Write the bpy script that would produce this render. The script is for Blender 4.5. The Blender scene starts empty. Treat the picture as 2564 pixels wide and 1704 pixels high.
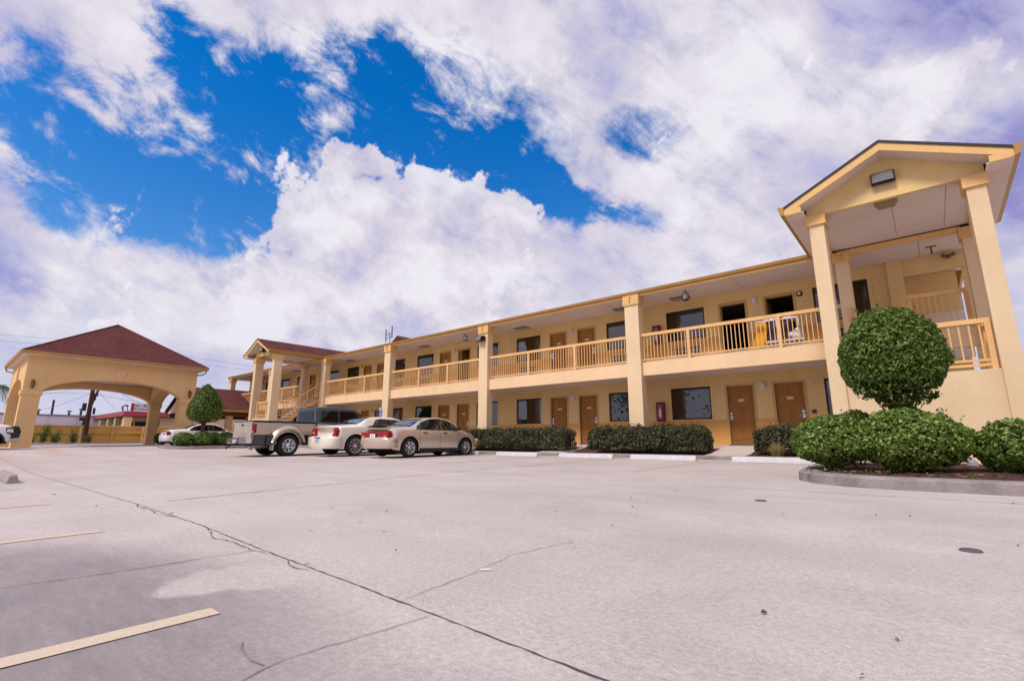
import bpy, bmesh, math, random
import numpy as np
from mathutils import Vector, Matrix, noise
R = math.radians
random.seed(7); np.random.seed(7)
sc = bpy.context.scene
COL = sc.collection

# ------------------------------------------------------------------ camera
FPX, PITCH, ROLL, YAW = 1217.0, R(11.76), R(0.139), R(40.477)
fw = Vector((-math.sin(YAW)*math.cos(PITCH), math.cos(YAW)*math.cos(PITCH), math.sin(PITCH)))
rt = Vector((math.cos(YAW), math.sin(YAW), 0)); up = rt.cross(fw)
c_, s_ = math.cos(ROLL), math.sin(ROLL)
rt, up = c_*rt + s_*up, -s_*rt + c_*up
cam = bpy.data.cameras.new('camera'); cam.lens = FPX/2564*36; cam.sensor_width = 36
cam.clip_start = .05; cam.clip_end = 6000
co = bpy.data.objects.new('camera', cam); COL.objects.link(co)
co.matrix_world = Matrix(((rt.x, up.x, -fw.x, 0), (rt.y, up.y, -fw.y, 0), (rt.z, up.z, -fw.z, 0), (0, 0, 0, 1)))
sc.camera = co
sc.view_settings.view_transform = 'Standard'; sc.view_settings.look = 'None'
sc.view_settings.exposure = 0.0; sc.view_settings.gamma = 1; sc.view_settings.use_curve_mapping = False
sc.cycles.max_bounces = 6; sc.cycles.diffuse_bounces = 3; sc.cycles.transparent_max_bounces = 6
sc.cycles.sample_clamp_indirect = 6

# ------------------------------------------------------------------ sky and sun
SUN_EL, SUN_AZ = R(50), R(184)      # azimuth measured clockwise from +Y
sundir = Vector((math.sin(SUN_AZ)*math.cos(SUN_EL), math.cos(SUN_AZ)*math.cos(SUN_EL), math.sin(SUN_EL)))
sun = bpy.data.lights.new('sun', 'SUN'); sun.energy = 2.9; sun.angle = R(15); sun.color = (1.0, .95, .88)
so = bpy.data.objects.new('sun', sun); COL.objects.link(so)
so.rotation_euler = (-sundir).to_track_quat('-Z', 'Y').to_euler()

W = bpy.data.worlds.new('World'); sc.world = W; W.use_nodes = True
nt = W.node_tree; N = nt.nodes; Lk = nt.links; N.clear()
class G:
    """tiny expression helper over shader nodes of one tree"""
    def __init__(s, nt): s.nt = nt; s.N = nt.nodes; s.L = nt.links
    def put(s, sock, v):
        if isinstance(v, bpy.types.NodeSocket): s.L.new(v, sock)
        elif v is not None: sock.default_value = v
    def m(s, op, a, b=None, c=None, clamp=False):
        n = s.N.new('ShaderNodeMath'); n.operation = op; n.use_clamp = clamp
        s.put(n.inputs[0], a); s.put(n.inputs[1], b); s.put(n.inputs[2], c); return n.outputs[0]
    def dot(s, a, v):
        n = s.N.new('ShaderNodeVectorMath'); n.operation = 'DOT_PRODUCT'; s.put(n.inputs[0], a); s.put(n.inputs[1], v); return n.outputs['Value']
    def vec(s, op, a, b):
        n = s.N.new('ShaderNodeVectorMath'); n.operation = op; s.put(n.inputs[0], a); s.put(n.inputs[1], b); return n.outputs[0]
    def comb(s, x, y, z):
        n = s.N.new('ShaderNodeCombineXYZ'); s.put(n.inputs[0], x); s.put(n.inputs[1], y); s.put(n.inputs[2], z); return n.outputs[0]
    def sep(s, v):
        n = s.N.new('ShaderNodeSeparateXYZ'); s.put(n.inputs[0], v); return n.outputs
    def ss(s, v, a, b, lo=0., hi=1.):
        n = s.N.new('ShaderNodeMapRange'); n.interpolation_type = 'SMOOTHSTEP'
        s.put(n.inputs[0], v); s.put(n.inputs[1], a); s.put(n.inputs[2], b); s.put(n.inputs[3], lo); s.put(n.inputs[4], hi); return n.outputs[0]
    def lin(s, v, a, b, lo=0., hi=1.):
        n = s.N.new('ShaderNodeMapRange'); s.put(n.inputs[0], v); s.put(n.inputs[1], a); s.put(n.inputs[2], b); s.put(n.inputs[3], lo); s.put(n.inputs[4], hi); return n.outputs[0]
    def noise(s, vec, scale, detail=4, rough=.55, dist=0., dim='3D'):
        n = s.N.new('ShaderNodeTexNoise'); n.noise_dimensions = dim; s.put(n.inputs['Vector'], vec)
        n.inputs['Scale'].default_value = scale; n.inputs['Detail'].default_value = detail
        n.inputs['Roughness'].default_value = rough; n.inputs['Distortion'].default_value = dist; return n.outputs['Fac']
    def mix(s, f, a, b):
        n = s.N.new('ShaderNodeMix'); n.data_type = 'RGBA'; s.put(n.inputs[0], f)
        s.put(n.inputs[6], a if not isinstance(a, tuple) else (*a[:3], 1)); s.put(n.inputs[7], b if not isinstance(b, tuple) else (*b[:3], 1)); return n.outputs[2]
    def mul(s, a, b):
        n = s.N.new('ShaderNodeMix'); n.data_type = 'RGBA'; n.blend_type = 'MULTIPLY'; n.inputs[0].default_value = 1
        s.put(n.inputs[6], a if not isinstance(a, tuple) else (*a[:3], 1)); s.put(n.inputs[7], b if not isinstance(b, tuple) else (*b[:3], 1)); return n.outputs[2]
g = G(nt)
tc = N.new('ShaderNodeTexCoord'); D = tc.outputs['Generated']
sx, sy, sz = g.sep(D)
def skydir(px, py):     # the sky direction of a picture point: fixes where in the (infinitely far) sky a cloud bank lies
    v = fw + rt*((px-1282)/FPX) - up*((py-852)/FPX); return v.normalized()
def blob(px, py, ax, bx, rot=0., k=1.0, inner=.15):
    d0 = skydir(px, py); a = R(rot)
    t1 = skydir(px+30*math.cos(a), py+30*math.sin(a)) - skydir(px-30*math.cos(a), py-30*math.sin(a))
    t2 = skydir(px-30*math.sin(a), py+30*math.cos(a)) - skydir(px+30*math.sin(a), py-30*math.cos(a))
    s1 = t1.length/60; s2 = t2.length/60
    A = t1.normalized()/(s1*ax); B = t2 - t2.project(t1); B = B.normalized()/(s2*bx)
    ca, cb = d0.dot(A), d0.dot(B)
    q = g.m('ADD', g.m('POWER', g.m('SUBTRACT', g.dot(DV, tuple(A)), ca), 2.), g.m('POWER', g.m('SUBTRACT', g.dot(DV, tuple(B)), cb), 2.))
    q = g.m('ADD', q, g.m('MULTIPLY', g.m('LESS_THAN', g.dot(DV, tuple(d0)), 0.), 10.))
    return g.ss(q, 1.0, inner, 0., k)
def total(lst):
    s = lst[0]
    for x in lst[1:]: s = g.m('ADD', s, x)
    return s
# warp the direction a little so that banks get irregular outlines
w1 = N.new('ShaderNodeTexNoise'); w1.inputs['Scale'].default_value = 6.; w1.inputs['Detail'].default_value = 5; w1.inputs['Roughness'].default_value = .6
Lk.new(D, w1.inputs['Vector'])
wv = g.vec('SUBTRACT', w1.outputs['Color'], (.5, .5, .5)); wvn = N.new('ShaderNodeVectorMath'); wvn.operation = 'SCALE'
Lk.new(wv, wvn.inputs[0]); wvn.inputs['Scale'].default_value = .14
DV = g.vec('ADD', D, wvn.outputs[0])
zc = g.m('ADD', g.m('MAXIMUM', sz, 0.), .22)
P = g.comb(g.m('DIVIDE', sx, zc), g.m('DIVIDE', sy, zc), 0.)
wa = R(-30)
pu = g.m('ADD', g.m('MULTIPLY', g.m('DIVIDE', sx, zc), math.cos(wa)), g.m('MULTIPLY', g.m('DIVIDE', sy, zc), math.sin(wa)))
pv = g.m('ADD', g.m('MULTIPLY', g.m('DIVIDE', sx, zc), -math.sin(wa)), g.m('MULTIPLY', g.m('DIVIDE', sy, zc), math.cos(wa)))
PS = g.comb(g.m('MULTIPLY', pu, .80), g.m('MULTIPLY', pv, 1.5), .3)
fine = g.noise(PS, 2.4, 10, .64, .3)
ta = rt*math.cos(R(33))-up*math.sin(R(33)); tb = rt*math.sin(R(33))+up*math.cos(R(33))
MD = g.comb(g.m('MULTIPLY', g.dot(D, tuple(ta)), .50), g.dot(D, tuple(tb)), g.dot(D, tuple(fw)))
mott = g.noise(MD, 15., 10, .66, .35)
soft = g.noise(P, .8, 5, .5, .3)
puffn = g.noise(D, 10., 10, .62, .1)
lump = g.noise(D, 4.2, 8, .58, .2)
K0 = 0.
blue = total([
 blob(640, 310, 700, 330, 14, 1.15, K0), blob(1150, 320, 330, 230, 24, .95, K0), blob(330, 500, 620, 150, 14, .75, K0), blob(880, 230, 330, 200, 10, .45, K0),
 blob(1400, 505, 300, 70, 14, .95, K0), blob(1600, 345, 150, 100, 0, .55, K0), blob(430, 60, 130, 120, 0, .55, K0), blob(40, 250, 190, 300, 0, .35, K0),
 blob(1260, 450, 330, 110, 28, .55, K0), blob(700, 620, 260, 130, 20, .30, K0)])
cld = total([
 blob(360, 265, 470, 105, 33, 1.05, K0), blob(220, 70, 380, 170, 18, .85, K0), blob(130, 190, 300, 90, 32, .55, K0), blob(560, 390, 220, 70, 30, .45, K0),
 blob(820, 240, 80, 170, -28, .55, K0), blob(900, 50, 700, 130, 4, .45, K0), blob(190, 340, 200, 60, 25, .35, K0), blob(330, 420, 300, 50, 12, .2, K0),
 blob(1030, 250, 170, 90, 30, .35, K0)])
tex = g.m('ADD', g.m('MULTIPLY', g.m('SUBTRACT', fine, .5), 4.2), g.m('MULTIPLY', g.m('SUBTRACT', mott, .5), 4.6))
bluec = g.m('MINIMUM', blue, 1.22); cldc = g.m('MINIMUM', cld, 1.)
amp = g.m('ADD', .30, g.m('MULTIPLY', bluec, .70), clamp=True)
val = g.m('ADD', g.m('ADD', g.m('SUBTRACT', g.m('MULTIPLY', tex, amp), bluec), g.m('MULTIPLY', cldc, .55)), .98)
mask = g.ss(val, -.12, 1.05)
# cumulus banks with crisp edges
cum = total([
 blob(830, 580, 210, 150, 10, 1., K0), blob(1010, 530, 380, 150, 14, 1.15, K0), blob(930, 700, 520, 230, -12, 1.2, K0),
 blob(890, 420, 110, 130, -15, .85, K0), blob(1190, 490, 190, 90, 14, .85, K0), blob(620, 860, 220, 110, -20, .9, K0),
 blob(350, 850, 130, 80, 20, .75, K0), blob(60, 760, 170, 100, 10, .75, K0), blob(2260, 250, 330, 130, -24, .75, K0)])
cm = g.ss(g.m('ADD', g.m('MINIMUM', cum, 1.2), g.m('MULTIPLY', g.m('SUBTRACT', puffn, .5), 3.6)), .46, .74)
veil = total([blob(330, 650, 620, 150, 20, .9, .0), blob(1500, 150, 700, 300, 0, .55, .0), blob(1900, 500, 500, 350, 0, .5, .0), blob(1300, 760, 900, 130, -5, .5, .0)])
litbank = total([blob(2230, 250, 300, 120, -24, .40, .0), blob(830, 520, 160, 120, 0, .35, K0), blob(640, 830, 160, 70, -20, .3, K0)])
dark = total([blob(2600, 440, 520, 230, -20, 1.05, .0), blob(2400, 0, 700, 190, 8, .7, .0), blob(0, 620, 190, 260, 0, .75, .0), blob(1490, 160, 160, 200, 0, .30, .0),
 blob(940, 560, 260, 60, 10, .30, .0), blob(760, 930, 520, 60, -8, .35, .0), blob(0, 80, 240, 300, 0, .55, .0), blob(240, 900, 420, 60, 0, .35, K0), blob(1100, 780, 330, 60, -10, .30, .0),
 blob(1960, 520, 260, 260, 0, .22, K0), blob(700, 900, 260, 60, 0, .35, K0)])
bright = g.m('ADD', g.m('MULTIPLY', g.m('SUBTRACT', lump, .5), 2.2), g.m('ADD', g.m('ADD', g.m('MULTIPLY', g.m('SUBTRACT', fine, .5), .9), g.m('MULTIPLY', g.m('SUBTRACT', mott, .5), 1.5)), .56))
bright = g.m('SUBTRACT', g.m('ADD', g.m('ADD', bright, litbank), g.m('MULTIPLY', veil, .25)), dark)
bright = g.m('ADD', bright, g.m('MULTIPLY', cm, g.m('ADD', g.m('MULTIPLY', g.m('SUBTRACT', puffn, .5), 2.2), .12)))
br = g.lin(bright, -.5, 1.05); 
brn = N.new('ShaderNodeValToRGB'); Lk.new(br, brn.inputs[0]); cr = brn.color_ramp
cr.elements[0].position = 0.; cr.elements[0].color = (.28, .27, .58, 1)
cr.elements[1].position = 1.; cr.elements[1].color = (.86, .83, .90, 1)
for p_, c_2 in ((.35, (.50, .49, .72, 1)), (.62, (.67, .63, .75, 1)), (.82, (.78, .74, .82, 1))):
    e = cr.elements.new(p_); e.color = c_2
nish = N.new('ShaderNodeTexSky'); nish.sky_type = 'NISHITA'; nish.sun_disc = False; nish.sun_elevation = SUN_EL; nish.sun_rotation = SUN_AZ
nish.air_density = 1.0; nish.dust_density = .6; nish.ozone_density = 3.
SKY = .10
elev = g.ss(sz, .02, .62)
tint = g.mix(elev, (.80, 1.05, 1.25), (.02, .80, 1.50))
bl = g.mul(nish.outputs[0], tint)
bls = N.new('ShaderNodeVectorMath'); bls.operation = 'SCALE'; Lk.new(bl, bls.inputs[0]); bls.inputs['Scale'].default_value = SKY*1.22
col = g.mix(mask, bls.outputs[0], brn.outputs[0])
col = g.mix(g.m('MULTIPLY', cm, .92), col, brn.outputs[0])
# thin haze towards the horizon
hz = g.ss(sz, .26, .0, 0., .62)
col = g.mix(hz, col, (.60, .64, .84))
fin = N.new('ShaderNodeVectorMath'); fin.operation = 'SCALE'; Lk.new(col, fin.inputs[0]); fin.inputs['Scale'].default_value = 1/SKY
bg = N.new('ShaderNodeBackground'); bg.inputs['Strength'].default_value = SKY; Lk.new(fin.outputs[0], bg.inputs[0])
ow = N.new('ShaderNodeOutputWorld'); Lk.new(bg.outputs[0], ow.inputs[0])
W.cycles.sampling_method = 'MANUAL'; W.cycles.sample_map_resolution = 1024

# ------------------------------------------------------------------ mesh helpers
class MB:
    def __init__(s): s.v = []; s.f = []; s.mi = []; s.sm = []
    def add(s, vs, fs, m=0, sm=False):
        o = len(s.v); s.v += [tuple(p) for p in vs]
        for f in fs: s.f.append(tuple(i+o for i in f)); s.mi.append(m); s.sm.append(sm)
        return s
    def hexa(s, p, m=0):    # p: 4 bottom, 4 top, same winding
        return s.add(p, [(3,2,1,0),(4,5,6,7),(0,1,5,4),(1,2,6,5),(2,3,7,6),(3,0,4,7)], m)
    def box(s, x0, x1, y0, y1, z0, z1, m=0):
        if x0 > x1: x0, x1 = x1, x0
        if y0 > y1: y0, y1 = y1, y0
        return s.hexa([(x0,y0,z0),(x1,y0,z0),(x1,y1,z0),(x0,y1,z0),(x0,y0,z1),(x1,y0,z1),(x1,y1,z1),(x0,y1,z1)], m)
    def prism(s, poly, ax, a, b, m=0):      # poly in the two other axes, extruded along ax
        def P(u, v, w): return {'x': (w,u,v), 'y': (u,w,v), 'z': (u,v,w)}[ax]
        n = len(poly); vs = [P(u,v,a) for u,v in poly]+[P(u,v,b) for u,v in poly]
        fs = [tuple(range(n))[::-1], tuple(range(n,2*n))]+[(i,(i+1)%n,(i+1)%n+n,i+n) for i in range(n)]
        return s.add(vs, fs, m)
    def tube(s, pts, r, n=8, m=0, sm=True, cap=True):
        pts = [Vector(p) for p in pts]; rings = []; o = len(s.v)
        rr = r if hasattr(r, '__len__') else [r]*len(pts)
        for i, p in enumerate(pts):
            d = (pts[min(i+1,len(pts)-1)]-pts[max(i-1,0)]).normalized()
            a = d.orthogonal().normalized() if i == 0 else (s._a - d*s._a.dot(d)).normalized()
            s._a = a; b = d.cross(a)
            rings.append([p+(a*math.cos(t)+b*math.sin(t))*rr[i] for t in [2*math.pi*k/n for k in range(n)]])
        vs = [q for r_ in rings for q in r_]; fs = []
        for i in range(len(pts)-1):
            for k in range(n): fs.append((i*n+k, i*n+(k+1)%n, (i+1)*n+(k+1)%n, (i+1)*n+k))
        s.add(vs, fs, m, sm)
        if cap: s.add(rings[0], [tuple(range(n))[::-1]], m); s.add(rings[-1], [tuple(range(n))], m)
        return s
    def lathe(s, prof, c, ax='z', n=20, m=0, sm=True):  # prof: (r, h)
        vs = []; fs = []
        for r, h in prof:
            for k in range(n):
                t = 2*math.pi*k/n; a, b = r*math.cos(t), r*math.sin(t)
                vs.append({'z': (c[0]+a, c[1]+b, c[2]+h), 'x': (c[0]+h, c[1]+a, c[2]+b), 'y': (c[0]+a, c[1]+h, c[2]+b)}[ax])
        for i in range(len(prof)-1):
            for k in range(n): fs.append((i*n+k, i*n+(k+1)%n, (i+1)*n+(k+1)%n, (i+1)*n+k))
        return s.add(vs, fs, m, sm)
    def build(s, name, mats, parent=None, bevel=0, recalc=True, kind=None, label=None):
        me = bpy.data.meshes.new(name); me.from_pydata(s.v, [], s.f)
        mats = mats if isinstance(mats, (list, tuple)) else [mats]
        for k in mats: me.materials.append(k)
        me.polygons.foreach_set('material_index', s.mi); me.polygons.foreach_set('use_smooth', s.sm)
        if recalc:
            b = bmesh.new(); b.from_mesh(me); bmesh.ops.recalc_face_normals(b, faces=b.faces); b.to_mesh(me); b.free()
        me.update(); o = bpy.data.objects.new(name, me); COL.objects.link(o)
        if parent: o.parent = parent
        if bevel:
            q = o.modifiers.new('edge', 'BEVEL'); q.width = bevel; q.segments = 2; q.limit_method = 'ANGLE'; q.angle_limit = R(40)
        if kind: o['kind'] = kind
        if label: o['label'] = label
        return o
def thing(name, label, cat, loc=(0,0,0), rz=0, group=None):
    o = bpy.data.objects.new(name, None); COL.objects.link(o); o.location = loc; o.rotation_euler = (0,0,rz)
    o.empty_display_size = .2; o['label'] = label; o['category'] = cat
    if group: o['group'] = group
    return o
def tag(o, label, cat, group=None, loc=None):
    o['label'] = label; o['category'] = cat
    if group: o['group'] = group
    if loc is not None: o.location = loc
    return o
def inst(src, parent=None, loc=None, scale=None, rot=None):      # a copy sharing mesh data, children included
    o = src.copy(); COL.objects.link(o)
    if parent is not None: o.parent = parent
    if loc is not None: o.location = loc
    if scale is not None: o.scale = scale
    if rot is not None: o.rotation_euler = rot
    for ch in list(src.children): inst(ch, o)
    return o

# ------------------------------------------------------------------ materials
def newmat(name):
    m = bpy.data.materials.new(name); m.use_nodes = True
    return m, G(m.node_tree), m.node_tree.nodes['Principled BSDF']
def mat(name, c, rough=.6, var=.0, vs=1.5, bump=0., bs=60., metal=0., spec=.3, c2=None, coat=0.):
    m, g, b = newmat(name); b.inputs['Roughness'].default_value = rough; b.inputs['Metallic'].default_value = metal
    b.inputs['Specular IOR Level'].default_value = spec; b.inputs['Coat Weight'].default_value = coat; b.inputs['Coat Roughness'].default_value = .04
    b.inputs['Base Color'].default_value = (*c, 1)
    if var or bump:
        tcn = m.node_tree.nodes.new('ShaderNodeTexCoord').outputs['Object']
        geo = m.node_tree.nodes.new('ShaderNodeNewGeometry').outputs['Position']
    if var:
        n = g.noise(geo, vs, 6, .6); n2 = g.noise(geo, vs*9, 4, .6)
        f = g.m('ADD', g.m('MULTIPLY', n, .7), g.m('MULTIPLY', n2, .3))
        lo = tuple(x*(1-var) for x in (c2 or c)); hi = tuple(min(1, x*(1+var*.6)) for x in c)
        g.put(b.inputs['Base Color'], g.mix(g.lin(f, .33, .67), lo, hi))
    if bump:
        bn = m.node_tree.nodes.new('ShaderNodeBump'); bn.inputs['Strength'].default_value = bump; bn.inputs['Distance'].default_value = .01
        g.put(bn.inputs['Height'], g.noise(geo, bs, 5, .6)); g.put(b.inputs['Normal'], bn.outputs[0])
    return m
def stucco(name, c, stain=.18):
    """painted stucco: fine grit, faint rain streaks and grime blotches"""
    m, g, b = newmat(name); b.inputs['Roughness'].default_value = .9; b.inputs['Specular IOR Level'].default_value = .12
    geo = m.node_tree.nodes.new('ShaderNodeNewGeometry').outputs['Position']
    x, y, z = g.sep(geo)
    streak = g.noise(g.comb(g.m('MULTIPLY', x, 2.0), g.m('MULTIPLY', y, 2.0), g.m('MULTIPLY', z, .45)), 1., 5, .6)
    blot = g.noise(geo, .7, 5, .6); fine_ = g.noise(geo, 14, 4, .7)
    f = g.m('ADD', g.m('ADD', g.m('MULTIPLY', streak, .28), g.m('MULTIPLY', blot, .42)), g.m('MULTIPLY', fine_, .3))
    f = g.lin(f, .34, .62)
    dark = tuple(k*(1-stain*q) for k, q in zip(c, (.8, 1., 1.2))); light = tuple(min(1, k*1.05) for k in c)
    g.put(b.inputs['Base Color'], g.mix(f, dark, light))
    bn = m.node_tree.nodes.new('ShaderNodeBump'); bn.inputs['Strength'].default_value = .45; bn.inputs['Distance'].default_value = .006
    g.put(bn.inputs['Height'], g.noise(geo, 55, 4, .65)); g.put(b.inputs['Normal'], bn.outputs[0])
    return m
M = {}
M['stucco'] = stucco('cream_stucco', (.77, .55, .26), .16)
M['peach'] = stucco('peach_stucco', (.76, .575, .37), .14)  # same paint as the walls; the pillars' stronger light is put into this colour
M['canopy'] = stucco('ochre_stucco', (.76, .50, .245), .10)
M['wains'] = stucco('orange_stucco', (.70, .37, .13), .12)
M['band'] = stucco('apricot_stucco', (.82, .58, .355), .12)
M['fencewall'] = stucco('orange_block', (.58, .33, .10), .3)
M['trim'] = mat('orange_trim_paint', (.74, .45, .18), .5, .12, 2.)
M['rail'] = mat('orange_rail_paint', (.80, .47, .20), .45, .12, 3.)
M['soffit'] = mat('soffit_board', (.74, .63, .57), .8, .10, .8)
M['door'] = mat('door_paint', (.36, .15, .032), .6, .2, 4.)
M['doorframe'] = mat('door_frame_paint', (.56, .36, .13), .55, .08)
M['sill'] = mat('sill_paint', (.09, .09, .15), .6, .1)
M['plate'] = mat('number_plate', (.72, .52, .33), .5)
M['steel'] = mat('brushed_steel', (.55, .55, .58), .25, metal=1.)
M['bronze'] = mat('bronze_frame', (.035, .018, .014), .4)
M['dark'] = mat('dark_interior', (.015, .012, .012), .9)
M['blind'] = mat('vertical_blind', (.42, .33, .22), .8, .1, 3)
M['blind2'] = mat('vertical_blind_pale', (.62, .57, .52), .8, .1, 3)
M['grille'] = mat('air_con_grille', (.42, .34, .26), .6)
M['grilled'] = mat('air_con_slot', (.06, .04, .04), .8)
M['redbox'] = mat('red_cabinet', (.22, .008, .035), .4)
M['white'] = mat('white_enamel', (.75, .74, .74), .4)
M['opal'] = mat('opal_glass', (.66, .62, .62), .25)
M['black'] = mat('black_metal', (.012, .012, .014), .4)
M['lamplens'] = mat('prismatic_lens', (.20, .18, .20), .18)
M['kerb'] = mat('kerb_concrete', (.29, .245, .24), .9, .38, 3., .5, 90)
M['walk'] = mat('path_concrete', (.60, .50, .45), .9, .16, 2., .4, 90)
M['stop'] = mat('white_painted_stop', (.62, .59, .62), .7, .14, 5., .3, 60)
M['stopgrey'] = mat('grey_stop', (.36, .31, .31), .9, .25, 6., .4, 60)
M['mulch'] = mat('bark_mulch', (.10, .045, .035), .95, .6, 14., 1., 45)
M['rubber'] = mat('tyre_rubber', (.018, .017, .019), .85, .2, 20)
M['chrome'] = mat('chrome', (.62, .62, .64), .14, metal=1.)
M['alloy'] = mat('alloy_rim', (.62, .60, .62), .28, metal=.85)
M['plastic'] = mat('black_plastic', (.022, .021, .024), .55)
M['liner'] = mat('wheel_well', (.008, .008, .009), .95)
M['bark'] = mat('bark', (.09, .06, .045), .95, .4, 12., .8, 60)
M['creosote'] = mat('pole_wood', (.06, .025, .018), .9, .3, 6)
M['cable'] = mat('cable', (.03, .03, .035), .7)
M['wire'] = mat('grey_wire', (.22, .22, .27), .7)
M['amber'] = mat('amber_lens', (.75, .20, .03), .2, coat=.5)
M['redlens'] = mat('red_lens', (.30, .008, .016), .15, coat=.6)
M['whitelens'] = mat('white_lens', (.7, .62, .6), .15, coat=.6)
M['paintline'] = None
def carpaint(name, c, flake=.25, rough=.32):
    m, g, b = newmat(name)
    b.inputs['Metallic'].default_value = flake; b.inputs['Roughness'].default_value = rough
    b.inputs['Coat Weight'].default_value = .8; b.inputs['Coat Roughness'].default_value = .05
    geo = m.node_tree.nodes.new('ShaderNodeNewGeometry').outputs['Position']
    z = g.sep(m.node_tree.nodes.new('ShaderNodeTexCoord').outputs['Object'])[2]
    dirt = g.m('MULTIPLY', g.ss(z, .75, .2), g.lin(g.noise(geo, 5, 5, .6), .35, .7, .1, .55))
    g.put(b.inputs['Base Color'], g.mix(dirt, c, tuple(.6*k+.4*q for k, q in zip(c, (.30, .22, .16)))))
    return m
M['gold'] = carpaint('champagne_paint', (.66, .54, .44), .55, .30)
M['cream'] = carpaint('cream_paint', (.80, .73, .62), .0, .35)
M['tan'] = carpaint('tan_paint', (.54, .44, .34), .5)
M['navy'] = carpaint('navy_paint', (.016, .016, .032), .0)
M['silverwhite'] = carpaint('pearl_paint', (.74, .73, .78), .0)
def glassmat(name, tint, refl=.18, gc=(.95, .95, 1.)):
    m = bpy.data.materials.new(name); m.use_nodes = True; n = m.node_tree.nodes; n.clear(); g = G(m.node_tree)
    tr = n.new('ShaderNodeBsdfTransparent'); tr.inputs[0].default_value = (*tint, 1)
    gl = n.new('ShaderNodeBsdfGlossy'); gl.inputs['Roughness'].default_value = .015; gl.inputs[0].default_value = (*gc, 1)
    lw = n.new('ShaderNodeFresnel'); lw.inputs[0].default_value = 1.5
    f = g.m('ADD', g.m('MULTIPLY', lw.outputs[0], .9), refl, clamp=True)
    mx = n.new('ShaderNodeMixShader'); g.put(mx.inputs[0], f); g.put(mx.inputs[1], tr.outputs[0]); g.put(mx.inputs[2], gl.outputs[0])
    o = n.new('ShaderNodeOutputMaterial'); g.put(o.inputs[0], mx.outputs[0]); return m
M['glass'] = glassmat('window_glass', (.55, .55, .52), .05)
M['carglass'] = glassmat('car_glass', (.12, .15, .17), .20, (.55, .72, .95))  # blue of the reflected sky put into the gloss colour
M['tintglass'] = glassmat('tinted_car_glass', (.012, .012, .02), .0)
def shingle():
    m, g, b = newmat('maroon_shingle'); b.inputs['Roughness'].default_value = .95; b.inputs['Specular IOR Level'].default_value = .15
    geo = m.node_tree.nodes.new('ShaderNodeNewGeometry').outputs['Position']
    x, y, z = g.sep(geo)
    row = g.m('MULTIPLY', z, 9.0); fr = g.m('FRACT', row); ri = g.m('FLOOR', row)
    line = g.ss(fr, .0, .16)
    tabs = g.noise(g.comb(g.m('ADD', g.m('MULTIPLY', x, 3.2), g.m('MULTIPLY', ri, 7.3)), g.m('MULTIPLY', y, 3.2), g.m('MULTIPLY', ri, 3.1)), 1., 2, .7)
    big = g.noise(geo, .9, 5, .6)
    f = g.m('ADD', g.m('MULTIPLY', tabs, .7), g.m('MULTIPLY', big, .3))
    c = g.mix(g.lin(f, .3, .7), (.068, .020, .019), (.155, .048, .047))
    g.put(b.inputs['Base Color'], g.mix(g.lin(line, 0, 1, .6, 0), c, (.03, .008, .010)))
    bn = m.node_tree.nodes.new('ShaderNodeBump'); bn.inputs['Strength'].default_value = .6; bn.inputs['Distance'].default_value = .01
    g.put(bn.inputs['Height'], g.m('ADD', g.m('MULTIPLY', fr, -1.), g.m('MULTIPLY', g.noise(geo, 60, 3, .6), .6))); g.put(b.inputs['Normal'], bn.outputs[0])
    return m
M['shingle'] = shingle()
def leafmat(name, cols, rough=.45, trans=.25):
    m, g, b = newmat(name); b.inputs['Roughness'].default_value = rough; b.inputs['Specular IOR Level'].default_value = .4
    geo = m.node_tree.nodes.new('ShaderNodeNewGeometry')
    rp = m.node_tree.nodes.new('ShaderNodeValToRGB'); r = rp.color_ramp
    g.put(rp.inputs[0], g.m('ADD', g.m('MULTIPLY', geo.outputs['Random Per Island'], .72), g.m('MULTIPLY', g.noise(geo.outputs['Position'], 3.0, 4, .6), .28)))
    r.elements[0].position = 0; r.elements[0].color = (*cols[0], 1); r.elements[1].position = 1; r.elements[1].color = (*cols[-1], 1)
    for i, c in enumerate(cols[1:-1]): e = r.elements.new((i+1)/(len(cols)-1)); e.color = (*c, 1)
    g.put(b.inputs['Base Color'], rp.outputs[0])
    if trans:
        t = m.node_tree.nodes.new('ShaderNodeBsdfTranslucent'); g.put(t.inputs[0], rp.outputs[0])
        mx = m.node_tree.nodes.new('ShaderNodeMixShader'); mx.inputs[0].default_value = trans
        g.put(mx.inputs[1], b.outputs[0]); g.put(mx.inputs[2], t.outputs[0])
        g.put(m.node_tree.nodes['Material Output'].inputs[0], mx.outputs[0])
    return m
M['leaf'] = leafmat('shrub_leaf', [(.016, .045, .008), (.055, .115, .014), (.13, .22, .026), (.27, .36, .07), (.44, .50, .18)])
M['leafT'] = leafmat('topiary_leaf', [(.013, .036, .005), (.045, .095, .010), (.10, .17, .018), (.21, .28, .045), (.32, .30, .11)])
M['leafP'] = leafmat('purple_hedge_leaf', [(.016, .036, .010), (.05, .085, .02), (.085, .055, .04), (.14, .08, .07), (.11, .18, .03), (.24, .15, .13)])
M['leafY'] = leafmat('tan_grass_blade', [(.30, .22, .09), (.48, .36, .17), (.36, .36, .12)])
M['leafB'] = leafmat('wild_bush_leaf', [(.03, .08, .01), (.09, .17, .02), (.18, .26, .05)])
M['palm'] = leafmat('palm_leaf', [(.02, .05, .02), (.06, .12, .03)])
M['core'] = mat('shrub_core', (.010, .018, .005), .95)

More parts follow.
